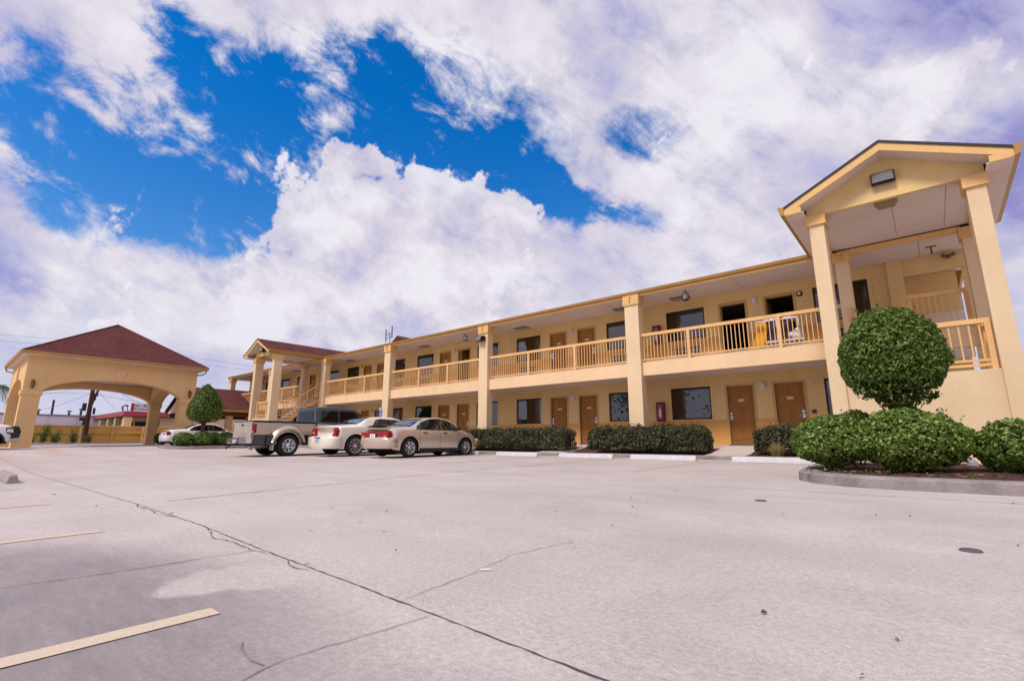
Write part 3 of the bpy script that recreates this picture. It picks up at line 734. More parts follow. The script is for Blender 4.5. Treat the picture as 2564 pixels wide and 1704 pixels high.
for r_ in range(2):
    for c in range(11): q.box(.05+c*.09, .115+c*.09, -.096, -.089, .05+r_*.15, .17+r_*.15)
gr_ = q.build('grille', M['grilled'])
fa_ = True
for (k, fl, sd, a, b_) in wins:
    if a < XE+.3: continue
    c = place(ac, '', motel, (a+.23, YW-.007, wz(fl)[0]-.62), fa_); place(gr_, '', c, (a+.23, YW-.007, wz(fl)[0]-.62), fa_); fa_ = False

# ---- balcony railings
bal_mesh = None
def railing(x0, x1, posts, y=YF+.05, zt=3.93, zb=2.93, first=[True], sp=.128):
    q = MB(); q.box(x0, x1, y-.045, y+.045, zt-.105, zt)
    r_ = mpart(q, 'railing', M['rail']); q = MB(); q.box(x0, x1, y-.02, y+.02, zb, zb+.045); mpart(q, 'bottom_rail', M['rail'], r_)
    for px in posts:
        p = MB(); p.box(px-.05, px+.05, y-.048, y+.042, zb-.08, zt-.108); mpart(p, 'railing_post', M['rail'], r_)
    x = x0+sp*.6; far = x1 < -17; fb = MB()
    while x < x1-.03:
        if all(abs(x-p) > .07 for p in posts):
            if far: fb.box(x-.012, x+.012, y-.012, y+.012, zb+.045, zb+.895); x += sp; continue
            global bal_mesh
            if bal_mesh is None:
                b2 = MB(); b2.box(-.012, .012, -.012, .012, 0, .85); bal_mesh = b2.build('baluster', M['rail']); place(bal_mesh, '', r_, (x, y, zb+.045), True)
            else: place(bal_mesh, '', r_, (x, y, zb+.045), False)
        x += sp
    if far: mpart(fb, 'balusters', M['rail'], r_, kind='stuff')
    return r_
railing(-7.80, -1.56, [-6.07, -3.23]); railing(-15.50, -8.36, [-13.17, -10.76]); railing(-23.15, -16.06, [-20.74, -18.44])
railing(-30.35, -23.71, [-28.02, -25.89]); railing(-38.4, -33.75, [-36.75, -34.86]); railing(-46.38, -38.9, [-43.9, -41.4])
railing(-.10, 1.12, [-.05, 1.10], y=16.75)

# ---- stair porticos
def stairs(cx, up_right, x0, x1, y0=13.30, land=1.42):
    """switchback stair inside a portico: landing at the front, upper flight to the balcony"""
    st = MB(); st.box(x0+.02, x1-.02, y0+.17, 14.62, land-.13, land); s_ = mpart(st, 'stair_landing', M['walk'])
    xm = (x0+x1)/2; ua, ub = (xm+.03, x1-.03) if up_right else (x0+.03, xm-.03); la, lb = (x0+.03, xm-.03) if up_right else (xm+.03, x1-.03)
    n = 9; run = (16.60-14.62)/n
    tr = None
    for i in range(n):
        q = MB(); q.box(ua+.05, ub-.05, 14.62+i*run, 14.62+(i+1)*run+.03, land+(i+1)*.168-.06, land+(i+1)*.168-.006)
        t = mpart(q, 'step', M['walk'])
    for i in range(9):
        q = MB(); q.box(la+.05, lb-.05, 14.62+i*.26, 14.62+(i+1)*.26+.02, land-(i+1)*.168-.06, land-(i+1)*.168); mpart(q, 'step', M['walk'])
    for xx in (ua, ub-.05):
        q = MB(); q.prism([(14.60, land-.22), (16.53, 2.95-.30), (16.53, 2.95-.03), (14.60, land+.12)], 'x', xx, xx+.05); mpart(q, 'stringer', M['rail'])
        r_ = MB(); r_.prism([(14.60, land+.93), (16.55, 3.80), (16.55, 3.90), (14.60, land+1.03)], 'x', xx-.01, xx+.06)
        r2 = mpart(r_, 'stair_railing', M['rail'])
        r_ = MB(); r_.prism([(14.60, land+.22), (16.55, 3.05), (16.55, 3.09), (14.60, land+.26)], 'x', xx+.01, xx+.04); mpart(r_, 'bottom_rail', M['rail'], r2)
        b2 = MB(); yy = 14.7
        while yy < 16.5:
            zz = land+.24+(yy-14.6)/(1.95)*(2.95-.17-land-.0); b2.box(xx+.013, xx+.037, yy-.012, yy+.012, zz, zz+.74); yy += .15
        mpart(b2, 'balusters', M['rail'], r2, kind='stuff')
    # landing guard at the front
    y = y0+.13; q = MB(); q.box(x0+.30, x1-.02, y-.04, y+.04, 2.37, 2.47); r2 = mpart(q, 'railing', M['rail']); q = MB(); q.box(x0+.3, x1-.08, y-.02, y+.02, 1.60, 1.645); mpart(q, 'bottom_rail', M['rail'], r2); q = MB(); q.box(x0+.3, x1-.02, y-.025, y+.025, 1.50, 1.55); mpart(q, 'toe_rail', M['rail'], r2)
    for px in (x1-.07, x0+.34): p = MB(); p.box(px-.045, px+.045, y-.042, y+.038, 1.43, 2.366); mpart(p, 'railing_post', M['rail'], r2)
    x = x0+.34+.155
    while x < x1-.13:
        place(bal_mesh, '', r2, (x, y, 1.645), False).scale = (1.15, 1.15, .86); x += .155
    # side guards of the landing
    for sx in (x0+.06, x1-.10):
        q = MB(); q.box(sx-.03, sx+.03, y0+.45, 14.60, 2.37, 2.46); r3 = mpart(q, 'railing', M['rail']); q = MB(); q.box(sx-.015, sx+.015, y0+.45, 14.6, 1.55, 1.59); mpart(q, 'bottom_rail', M['rail'], r3)
        b2 = MB(); yy = y0+.55
        while yy < 14.55: b2.box(sx-.012, sx+.012, yy-.012, yy+.012, 1.59, 2.37); yy += .15
        mpart(b2, 'balusters', M['rail'], r3, kind='stuff')
    # solid stucco base below the landing
    q = MB(); q.box(x0-.0, x1+.0, y0, y0+.16, -.75, 1.425); q.box(x0, x0+.16, y0+.16, 14.6, -.75, 1.29); q.box(x1-.16, x1, y0+.16, 14.6, -.75, 1.29)
    mpart(q, 'stair_wall', M['peach'])
def portico(cx, hw, yf, ridge, eave, xc, y_main=16.40, xin=(-1.68, 1.17), cw=.31, zc=5.18, cdep=.45, depth_to=19.9):
    """gabled stair portico in front of the balcony"""
    # columns at the front
    for x in (xin[0], xin[1]):
        pillar(x, cw, 13.2, cdep, cap=zc, top=5.44, dn=False, capo=.05)
    ye = y_main+.35
    # triangular gable wall above the front columns
    a, b_ = xin[0]-.02, xin[1]+cw+.02; s = (ridge-eave)/hw; zb = 5.44
    def zroof(x): return ridge-.17-s*abs(x-cx)
    q = MB(); q.prism([(a, zb), (b_, zb), (b_, max(zb+.01, zroof(b_))), (cx, zroof(cx)), (a, max(zb+.01, zroof(a)))], 'y', 13.24, 13.36); mpart(q, 'gable_wall', M['stucco'])
    # ceiling
    q = MB(); q.box(a, b_, 13.36, y_main-.02, 5.50, 5.53); mpart(q, 'portico_ceiling', M['soffit'])
    q = MB(); q.box((a+b_)/2+.03, (a+b_)/2+.042, 13.4, y_main-.3, 5.496, 5.4995); q.box((a+b_)/2+1.0, (a+b_)/2+1.012, 13.4, y_main-.1, 5.496, 5.4995); mpart(q, 'ceiling_joint', bpy.data.materials['joint_strip'])
    q = MB(); q.box(a+.3, b_-.3, y_main-.02, y_main+.14, 5.345, 5.468); mpart(q, 'beam', M['rail'])
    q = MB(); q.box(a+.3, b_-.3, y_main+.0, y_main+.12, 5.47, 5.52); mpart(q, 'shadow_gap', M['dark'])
    for x in (a, b_-.12):
        q = MB(); q.box(x, x+.12, 13.37, y_main-.02, 5.40, 5.499); mpart(q, 'beam', M['stucco'])
    # roof planes
    t = .05
    for sg in (-1, 1):
        xo = cx+sg*hw; q = MB()
        yb = depth_to; ze = eave
        # roof slab runs back into the main slope
        yv = 16.40+(eave-5.585)/SL
        q.add([(cx, yf, ridge), (xo, yf, eave), (xo, yv+.0, eave), (cx, 16.40+(ridge-5.585)/SL+.05, ridge),
               (cx, yf, ridge-t), (xo, yf, eave-t), (xo, yv, eave-t), (cx, 16.40+(ridge-5.585)/SL+.05, ridge-t)],
              [(0, 1, 2, 3), (4, 7, 6, 5), (0, 4, 5, 1), (1, 5, 6, 2), (2, 6, 7, 3)])
        mpart(q, 'roof', M['shingle'])
        q = MB(); q.add([(cx, yf-.012, ridge+.005), (xo, yf-.012, eave+.005), (xo, yf-.012, eave-t-.004), (cx, yf-.012, ridge-t-.004), (cx, yf-.001, ridge+.005), (xo, yf-.001, eave+.005), (xo, yf-.001, eave-t-.004), (cx, yf-.001, ridge-t-.004)], [(0, 1, 2, 3), (4, 7, 6, 5), (0, 4, 5, 1), (3, 2, 6, 7), (1, 5, 6, 2)]); mpart(q, 'drip_edge', M['plastic'])
        # rake board and its soffit strip
        q = MB(); q.add([(cx, yf+.01, ridge-t-.002), (xo, yf+.01, eave-t-.002), (xo, yf+.01, eave-t-.17), (cx, yf+.01, ridge-t-.19),
                         (cx, yf+.05, ridge-t-.002), (xo, yf+.05, eave-t-.002), (xo, yf+.05, eave-t-.17), (cx, yf+.05, ridge-t-.19)],
                        [(0, 1, 2, 3), (4, 7, 6, 5), (0, 4, 5, 1), (3, 2, 6, 7), (1, 5, 6, 2)]); mpart(q, 'rake_board', M['trim'])
        q = MB(); q.add([(cx, yf+.052, ridge-t-.15), (xo-sg*.06, yf+.052, eave-t-.14), (xo-sg*.06, 13.238, eave-t-.14), (cx, 13.238, ridge-t-.15),
                         (cx, yf+.052, ridge-t-.13), (xo-sg*.06, yf+.052, eave-t-.12), (xo-sg*.06, 13.238, eave-t-.12), (cx, 13.238, ridge-t-.13)],
                        [(3, 2, 1, 0), (4, 5, 6, 7), (0, 1, 5, 4), (1, 2, 6, 5), (2, 3, 7, 6), (3, 0, 4, 7)]); mpart(q, 'soffit', M['soffit'])
        # box return at the foot of the rake, side fascia, gutter and side soffit
        xi = (a if sg < 0 else b_)
        q = MB(); q.prism([(xo, eave-t-.172), (xi+sg*.04, eave-t-.172), (xi+sg*.04, eave-t-.03), (xo, eave-t-.03)], 'y', yf+.012, yf+.048); mpart(q, 'eave_return', M['trim'])
        q = MB(); q.box(min(xo, xi), max(xo, xi), yf+.05, yv+.0, eave-t-.172, eave-t-.15); mpart(q, 'soffit', M['soffit'])
        q = MB(); q.box(xo-sg*.03, xo, yf+.012, yv+.05, eave-t-.17, eave-t-.004)
        mpart(q, 'fascia', M['trim'])
        q = MB(); q.prism([(xo+sg*.002, eave-t-.16), (xo+sg*.09, eave-t-.13), (xo+sg*.14, eave+.03), (xo+sg*.002, eave+.0)], 'y', yf-.01, yv+.05); mpart(q, 'gutter', bpy.data.materials['gutter_paint'])
portico(-.10, 2.0, 12.75, 6.64, 5.66, 0)
portico(-32.58, 1.86, 12.75, 6.52, 5.60, 0, xin=(-33.80, -31.08), cw=.31, zc=5.07, cdep=.5)
stairs(-.1, False, -1.38, 1.17); stairs(-32.4, True, -33.49, -31.08)
# corner by the near stair: pilasters, beam, rear well
q = MB(); q.box(-.46, -.08, YW-.12, YW-.001, 2.95, ZS2-.002); mpart(q, 'pilaster', M['stucco'])
q = MB(); q.box(-.10, 1.36, YW+.0, YW+.14, 4.94, ZS2-.002); mpart(q, 'beam', M['stucco'])
q = MB(); q.box(1.22, 1.34, YW+.145, YW+.26, -.7, ZS2-.002); mpart(q, 'post', M['stucco'])
q = MB(); q.box(-.09, 1.2, 20.4, 20.55, -.7, 5.42); mpart(q, 'rear_wall', M['stucco'])
q = MB(); q.prism([(18.5, 2.35), (20.38, 3.9), (20.38, 4.1), (18.5, 2.55)], 'x', -.08, 1.18); mpart(q, 'stair_soffit', M['soffit'])
q = MB(); q.box(-1.0, 2.0, 17.27, 28.0, -.75, WZ-.004); q.build('walkway', M['walk'], kind='structure')

# ---- things fixed to or hanging from the building
BAY = ['nearest', 'second nearest', 'third nearest', 'fourth nearest', 'fifth nearest (beyond the far stair portico)', 'farthest']
BAYS = ['in the nearest bay', 'in the second nearest bay', 'in the third nearest bay', 'in the bay beside the far portico']
def wall_lamp():
    q = MB(); q.box(-.07, .07, -.015, 0, -.02, .22)
    b_ = q.build('wall_lamp', M['white'])
    q = MB(); q.lathe([(0, -.02), (.06, .0), (.082, .06), (.082, .17), (.06, .235), (.0, .25)], (0, -.075, 0), n=14); q.build('shade', M['opal'], b_); return b_
src = wall_lamp(); f1 = True
for k, o in enumerate(OFF[:4]):
    for fl in (0, 1):
        c = src if f1 else inst(src); f1 = False
        x = -4.26+o+(.02 if k else 0)
        tag(c, 'white wall lamp between the two %s doors %s' % ('ground-floor' if fl == 0 else 'upper', BAYS[k]), 'wall lamp', 'white wall lamps between the room doors', (x, YW-.001, (1.80 if fl == 0 else 4.84)))
def extinguisher_box(x, z, label):
    r_ = thing('fire_cabinet', label, 'fire cabinet', (x, YW, z), 0, 'red fire extinguisher cabinets')
    q = MB(); q.box(-.16, .16, -.17, -.0, 0, .74); q.build('case', M['redbox'], r_, bevel=.008)
    q = MB(); q.box(-.075, .075, -.178, -.172, .10, .64); q.build('door_pane', mat('cabinet_window', (.20, .17, .19), .2), r_)
    q = MB(); q.lathe([(0, 0), (.045, 0), (.05, .03), (.05, .26), (.02, .31), (.02, .34), (0, .34)], (0, -.172, .16), n=12); q.build('extinguisher', M['white'], r_)
extinguisher_box(-7.95, .78, 'red fire extinguisher cabinet on the ground-floor wall left of the nearest window')
extinguisher_box(-7.93, 3.83, 'red fire extinguisher cabinet on the upper wall behind the balcony rail')
def small(name, mb, m, label, cat, loc, grp=None, **k): return tag(mb.build(name, m, **k), label, cat, grp, loc)
q = MB(); q.lathe([(0, -.06), (.05, -.06), (.095, -.03), (.105, 0)], (0, 0, 0), 'y', 18); a_ = q.build('alarm_bell', M['redbox']); q = MB(); q.lathe([(0, -.075), (.045, -.07), (.05, -.055)], (0, 0, 0), 'y', 14); q.build('strobe', M['white'], a_)
tag(a_, 'round red alarm bell with white centre on the upper wall of the nearest bay', 'alarm bell', 'alarm bells', (-2.85, YW, 4.93))
tag(inst(a_), 'round red alarm bell on the upper wall beside the far portico', 'alarm bell', 'alarm bells', (-29.12, YW, 5.0))
q = MB(); q.box(-.06, .06, -.05, 0, -.06, .06); small('alarm_box', q, M['redbox'], 'small dark red call box beside the nearest ground-floor door', 'alarm box', (-2.83, YW, .98), bevel=.006)
q = MB(); q.box(-.075, .075, -.07, 0, -.04, .05); small('junction_box', q, M['opal'], 'small pale round-cornered box above the call box', 'junction box', (-2.86, YW, 1.93), bevel=.02)
# ceiling grilles and lanterns
q = MB(); q.box(-.35, .35, -.22, .22, -.04, -.001); cs = q.build('ceiling_light', mat('grey_housing', (.20, .18, .17), .5), bevel=.01)
q = MB(); q.box(-.28, .28, -.16, .16, -.055, -.041); q.build('diffuser', mat('dull_diffuser', (.26, .25, .24), .3), cs)
f1 = True
for i, (x, l_) in enumerate([(-6.75, 'in the nearest bay'), (-9.2, 'half hidden by the nearest square pillar'), (-14.6, 'in the second nearest bay'), (-21.96, 'in the third nearest bay'), (-29.8, 'in the bay beside the far portico'), (-37.6, 'behind the far portico')]):
    c = cs if f1 else inst(cs); f1 = False
    tag(c, 'grey rectangular soffit light '+l_, 'ceiling light', 'ceiling lights under the upper soffit', (x, 17.85, ZS2))
def lantern(loc, label):
    r_ = thing('hanging_lantern', label, 'hanging lantern', loc, 0, 'black hanging lanterns')
    q = MB(); q.tube([(0, 0, 0), (0, 0, -.10)], .012, 6); q.box(-.04, .04, -.04, .04, -.012, 0); q.box(-.09, .09, -.09, .09, -.115, -.10); q.box(-.095, .095, -.095, .095, -.34, -.325)
    for sx in (-1, 1):
        for sy in (-1, 1): q.box(sx*.085-.008, sx*.085+.008, sy*.085-.008, sy*.085+.008, -.325, -.115)
    q.build('frame', M['black'], r_)
    q = MB(); q.box(-.072, .072, -.072, .072, -.322, -.118); q.build('glass', M['opal'], r_)
lantern((-6.28, 17.15, ZS2), 'black square lantern hanging over the balcony in the nearest bay'); lantern((-17.75, 17.1, ZS2), 'black square lantern hanging left of the pillar with the floodlight')
def floodlight(loc, rz, w, label, h=.26, d=.22):
    r_ = thing('floodlight', label, 'floodlight', loc, rz, 'dark boxed floodlights')
    q = MB(); q.prism([(0, h*.5), (-d*.35, h*.55), (-d, h*.36), (-d, -h*.40), (-d*.75, -h*.5), (0, -h*.35)], 'x', -w/2, w/2); q.build('housing', M['black'], r_, bevel=.008)
    q = MB(); q.prism([(-d-.012, h*.31), (-d*.99, h*.31), (-d*.99, -h*.34), (-d-.012, -h*.34)], 'x', -w/2+.03, w/2-.03); q.build('lens', M['lamplens'], r_)
floodlight((-.13, 13.24, 5.90), 0, .44, 'black framed floodlight on the near gable wall', .30, .16)
floodlight((-15.80, 16.37, 4.78), R(-12), .42, 'black wall-pack floodlight on the second pillar', .26, .26)
floodlight((-32.45, 13.23, 5.80), 0, .5, 'black floodlight on the gable of the far portico', .32, .26)
r_ = thing('porch_light', 'beige trapezoid light under the near portico ceiling just behind the gable', 'porch light', (-.15, 13.62, 5.50))
q = MB(); q.add([(-.22, -.14, 0), (.22, -.14, 0), (.22, .14, 0), (-.22, .14, 0), (-.15, -.08, -.13), (.15, -.08, -.13), (.15, .08, -.13), (-.15, .08, -.13)], [(0, 1, 2, 3), (4, 7, 6, 5), (0, 4, 5, 1), (1, 5, 6, 2), (2, 6, 7, 3), (3, 7, 4, 0)]); q.build('housing', mat('beige_housing', (.30, .22, .12), .5), r_, bevel=.008)
r_ = thing('ceiling_lamp', 'small stemmed lamp under the soffit over the near stair', 'ceiling lamp', (.62, 17.5, ZS2))
q = MB(); q.tube([(0, 0, 0), (0, 0, -.22)], .02, 8); q.box(-.12, .12, -.03, .03, -.02, 0); q.build('stem', mat('brown_metal', (.14, .07, .04), .5), r_)
r_ = thing('security_lamp', 'small twin-head security lamp at the beam end over the near stair', 'security lamp', (.98, 18.22, 5.28))
q = MB(); q.box(-.05, .05, .0, .11, -.05, .05)
for s in (-1, 1): q.lathe([(0, -.10), (.055, -.10), (.045, 0), (.02, .03)], (s*.11, -.03, .0), 'y', 10); q.tube([(0, .03, 0), (s*.11, .0, 0)], .012, 6)
q.build('lamp_heads', mat('dull_lamp', (.16, .12, .08), .5), r_)

# housekeeping cart on the balcony
r_ = thing('housekeeping_cart', 'housekeeping cart with yellow bag and white linen behind the balcony rail', 'cart', (-3.35, 17.15, 2.95))
q = MB(); q.box(-.62, .70, -.24, .24, .16, .22); q.box(-.62, .62, -.24, .24, .86, .90)
for x in (-.60, -.02, .60): q.box(x-.015, x+.015, -.24, -.21, .2, .88); q.box(x-.015, x+.015, .21, .24, .2, .88)
q.build('frame', mat('cart_frame', (.66, .62, .66), .5), r_)
q = MB(); q.box(-.33, .35, -.22, .22, .225, .80); q.build('body', mat('cart_body', (.045, .03, .055), .7), r_, bevel=.01)
for x in (-.5, .5):
    for y in (-.2, .2):
        q = MB(); q.lathe([(0, -.02), (.065, -.02), (.07, 0), (.065, .02), (0, .02)], (x, y, .075), 'y', 14); q.build('wheel', M['rubber'], r_)
def lumps(name, m, par, c, r, n=9, seed=1, sq=(1, 1, 1)):
    bm = bmesh.new(); bmesh.ops.create_icosphere(bm, subdivisions=3, radius=1); rs = Vector((seed*3.1, seed, 0))
    for v in bm.verts:
        d = v.co.normalized(); k = 1+.35*noise.noise(d*2.2+rs)+.12*noise.noise(d*7+rs); v.co = Vector((d.x*sq[0], d.y*sq[1], d.z*sq[2]))*k*r+Vector(c)
    me = bpy.data.meshes.new(name); bm.to_mesh(me); bm.free(); me.polygons.foreach_set('use_smooth', [True]*len(me.polygons)); me.materials.append(m)
    o = bpy.data.objects.new(name, me); COL.objects.link(o); o.parent = par; return o
yb = mat('yellow_bag_cloth', (.82, .40, .012), .55, .3, 9, .5, 12)
q = MB(); yv_ = [(-.30, .86), (-.62, .80), (-.60, .5), (-.72, .22), (-.70, .08), (-.40, .08), (-.34, .3), (-.28, .6)]
q.prism([(x, z) for x, z in yv_], 'y', -.30, .05); q.build('laundry_bag', yb, r_, bevel=.03)
wl_ = mat('linen', (.78, .75, .78), .8, .08, 9)
for i, (c, rr, sq) in enumerate([((.42, -.1, .34), .17, (1.3, 1, .8)), ((.52, -.02, .46), .10, (1, 1, 1.2)), ((-.15, 0, .93), .10, (2.2, 1.4, .5)), ((.32, 0, .93), .09, (2.4, 1.5, .5)), ((-.38, 0, 1.0), .065, (1, 1, 1.3))]): lumps('linen', wl_, r_, c, rr, seed=i+2, sq=sq)
q = MB(); q.tube([(.30, .1, .90), (.30, .05, .3)], .05, 8); q.build('cloth_bundle', mat('grey_cloth', (.30, .33, .36), .8), r_)
# antenna on the roof
r_ = thing('roof_antenna', 'thin tangle of aerial rods standing on the roof above the third pillar', 'antenna', (-34.2, 24.0, 8.2))
q = MB(); q.tube([(0, 0, -.6), (.12, 0, .25), (-.10, 0, .9)], .03, 6); q.tube([(-.48, 0, .12), (-.55, 0, 1.25)], .035, 6); q.tube([(.35, 0, .35), (.32, 0, 1.38)], .035, 6); q.tube([(-.50, 0, .7), (.34, 0, .8)], .02, 6); q.tube([(-.5, 0, .3), (.35, 0, .55)], .02, 6)
for k in range(5): q.tube([(-.62, 0, .3+k*.2), (-.4, 0, .3+k*.2)], .02, 5); q.tube([(.24, 0, .5+k*.2), (.46, 0, .5+k*.2)], .02, 5)
q.build('rods', M['cable'], r_)
r_2 = lumps('dish', M['black'], r_, (-.35, 0, -.12), .3, seed=5, sq=(1.2, .5, .35))
# accessible parking sign
r_ = thing('parking_sign', 'small blue accessible parking sign on a thin post beside the third pillar', 'sign', (-22.55, 15.55, -.45))
q = MB(); q.tube([(0, 0, 0), (0, 0, 2.3)], .022, 8); q.build('post', M['steel'], r_)
q = MB(); q.box(-.15, .15, -.032, -.026, 1.77, 2.22); q.build('sign_panel', mat('sign_blue', (.01, .13, .50), .4), r_)
q = MB(); q.box(-.15, .15, -.036, -.0325, 2.10, 2.22); q.build('sign_top', mat('sign_aqua', (.22, .50, .45), .4), r_)
def emblem(par, y, cx, cz, s, m):    # wheelchair symbol
    q = MB(); q.lathe([(0, 0), (.10*s, 0), (.10*s, -.002), (0, -.002)], (cx, y, cz+.33*s), 'y', 12)
    def bar(x0, z0, x1, z1, w):
        d = Vector((x1-x0, z1-z0)).normalized(); n_ = Vector((-d.y, d.x))*w/2
        q.prism([(cx+(x0+n_.x)*1, cz+z0+n_.y), (cx+x1+n_.x, cz+z1+n_.y), (cx+x1-n_.x, cz+z1-n_.y), (cx+x0-n_.x, cz+z0-n_.y)], 'y', y-.002, y)
    bar(0, .22*s, .02*s, -.12*s, .07*s); bar(.0, .06*s, .18*s, .06*s, .05*s); bar(.02*s, -.12*s, .22*s, -.12*s, .07*s); bar(.22*s, -.12*s, .30*s, -.36*s, .07*s)
    for k in range(12):
        a = R(100+k*20); a2 = R(120+k*20); bar(.0+.26*s*math.cos(a), -.16*s+.26*s*math.sin(a), .26*s*math.cos(a2), -.16*s+.26*s*math.sin(a2), .045*s)
    return q.build('wheelchair_symbol', m, par)
emblem(r_, -.033, 0, 1.93, .30, M['white'])

# ================================================================== drive-through canopy
cx0, cx1, cy0, cy1 = -47.9, -38.40, 2.60, 11.96      # eaves
wx0, wx1, wy0, wy1 = -47.3, -39.07, 2.95, 11.55     # outer faces
can = thing('entrance_canopy', 'free-standing ochre drive-through canopy with wide arches and a maroon pyramid roof', 'canopy', (-43.2, 7.25, gz(-43, 7)))
def cpart(mb, name, m, parent=None, **k):
    o = mb.build(name, m, None, **k); par = parent or can; o.parent = par; base = Vector((0, 0, 0)); p = par
    while p: base += p.location; p = p.parent
    o.location = -base; return o
TK = .8
def arch_wall(a, b_, zt, legs, spring, apex):    # polygon in (u, z)
    u0, u1 = a+legs, b_-legs; n = 22; pts = []
    h = apex-spring; hw = (u1-u0)/2; cxu = (u0+u1)/2
    for k in range(n+1):
        t = -1+2*k/n; pts.append((cxu+hw*t, spring+h*(1-abs(t)**2.3)**.72))
    return pts
def arch_prism(ax, a, b_, legs, w0, w1, spring=2.84, apex=3.70, zt=4.82, zb=-.8):
    pts = arch_wall(a, b_, zt, legs, spring, apex); q = MB()
    # strips from the arch line up to the top, plus solid legs
    for i in range(len(pts)-1):
        (u, z), (u2, z2) = pts[i], pts[i+1]; q.prism([(u, z), (u2, z2), (u2, zt), (u, zt)], ax, w0, w1)
    if legs > .01:
        q.prism([(a, zb), (a+legs, zb), (a+legs, zt), (a, zt)], ax, w0, w1); q.prism([(b_-legs, zb), (b_, zb), (b_, zt), (b_-legs, zt)], ax, w0, w1)
    return q
def clean(o):       # drop the inner faces between strips
    b = bmesh.new(); b.from_mesh(o.data); bmesh.ops.remove_doubles(b, verts=b.verts, dist=.0005)
    seen = {}
    for f in b.faces: seen.setdefault(tuple(sorted(v.index for v in f.verts)), []).append(f)
    bmesh.ops.delete(b, geom=[f for l in seen.values() if len(l) > 1 for f in l], context='FACES')
    bmesh.ops.recalc_face_normals(b, faces=b.faces); b.to_mesh(o.data); b.free(); return o
clean(cpart(arch_prism('x', wy0, wy1, TK, wx1-TK, wx1), 'arched_wall', M['canopy']))
clean(cpart(arch_prism('x', wy0, wy1, .68, wx0, wx0+.6), 'arched_wall', M['canopy']))
clean(cpart(arch_prism('y', wx0+TK+.001, wx1-TK-.001, 0, wy0+.002, wy0+TK), 'arched_wall', M['canopy']))
clean(cpart(arch_prism('y', wx0+TK+.001, wx1-TK-.001, 0, wy1-TK, wy1-.002), 'arched_wall', M['canopy']))
for x in (wx1-TK,):
    for y in (wy0, wy1-TK):
        q = MB(); e = .06; q.box(x-e, x+TK+e, y-e, y+TK+e, 2.55, 2.83); cpart(q, 'pillar_band', M['canopy'], bevel=.02)
        q = MB(); q.box(x-.02, x+TK+.02, y-.02, y+TK+.02, -.8, .62); cpart(q, 'pillar_base', M['wains'] if (x < -45 or y > 8) and False else M['canopy'], bevel=.01)
for y, y2 in ((wy0, wy0+.68), (wy1-.68, wy1)):
    q = MB(); q.box(wx0-.06, wx0+.66, y-.06, y2+.06, 2.55, 2.83); cpart(q, 'pillar_band', M['canopy'], bevel=.02)
q = MB(); q.prism([(6.93, 4.38), (7.58, 4.38), (7.40, 3.76), (7.24, 3.69), (7.08, 3.76)], 'x', wx1, wx1+.07); cpart(q, 'keystone', mat('keystone_paint', (.80, .50, .25), .8, .1), bevel=.012)
q = MB(); q.prism([(-43.5, 4.38), (-42.85, 4.38), (-43.02, 3.76), (-43.18, 3.69), (-43.34, 3.76)], 'y', wy0-.07, wy0); cpart(q, 'keystone', bpy.data.materials['keystone_paint'], bevel=.012)
q = MB(); q.box(wx0+TK, wx1-TK, wy0+TK, wy1-TK, 4.2, 4.3); cpart(q, 'ceiling', M['soffit'])
q = MB(); q.box(cx0+.05, cx1-.05, cy0+.05, cy1-.05, 4.825, 4.85); cpart(q, 'soffit', M['soffit'])
pk = (-43.2, 7.42, 8.04); ze = 5.02
q = MB(); q.add([(cx1, cy0, ze), (cx1, cy1, ze), (cx0, cy1, ze), (cx0, cy0, ze), pk, (cx1-.05, cy0+.05, ze-.05), (cx1-.05, cy1-.05, ze-.05), (cx0+.05, cy1-.05, ze-.05), (cx0+.05, cy0+.05, ze-.05)],
      [(0, 1, 4), (1, 2, 4), (2, 3, 4), (3, 0, 4), (0, 5, 6, 1), (1, 6, 7, 2), (2, 7, 8, 3), (3, 8, 5, 0), (5, 8, 7, 6)]); cpart(q, 'roof', M['shingle'])
q = MB()
for (p0, p1) in (((cx1, cy0), (cx1, cy1)), ((cx1, cy1), (cx0, cy1)), ((cx0, cy1), (cx0, cy0)), ((cx0, cy0), (cx1, cy0))):
    a_ = Vector((*p0, ze)); q.tube([a_+Vector((0, 0, .01)), Vector(pk)+Vector((0, 0, .02))], .05, 6)
cpart(q, 'hip_ridge', mat('ridge_cap', (.13, .035, .04), .9))
q = MB()
q.box(cx1-.04, cx1, cy0, cy1, 4.85, ze-.052); q.box(cx0, cx0+.04, cy0, cy1, 4.85, ze-.052); q.box(cx0+.04, cx1-.04, cy0, cy0+.04, 4.85, ze-.052); q.box(cx0+.04, cx1-.04, cy1-.04, cy1, 4.85, ze-.052)
cpart(q, 'fascia', M['trim'])
q = MB(); q.prism([(cx1+.002, 4.88), (cx1+.07, 4.90), (cx1+.11, 5.015), (cx1+.002, 5.0)], 'y', cy0-.05, cy1+.05); q.prism([(cy0-.002, 4.88), (cy0-.07, 4.90), (cy0-.11, 5.015), (cy0-.002, 5.0)], 'x', cx0, cx1)
cpart(q, 'gutter', mat('ochre_gutter', (.50, .29, .09), .4, .15, 2))
q = MB(); q.tube([(cx1+.06, cy1-.1, 4.86), (cx1+.04, cy1-.12, 4.68), (cx1-.25, cy1-.2, 4.55), (cx1-.62, cy1-.45, 4.52)], .05, 8); cpart(q, 'downspout', bpy.data.materials['ochre_gutter'])
q = MB(); q.tube([(cx0+.4, cy0-.04, 4.86), (cx0+.4, cy0+.06, 4.6), (cx0+.75, cy0+.4, 4.5)], .05, 8); cpart(q, 'downspout', bpy.data.materials['ochre_gutter'])
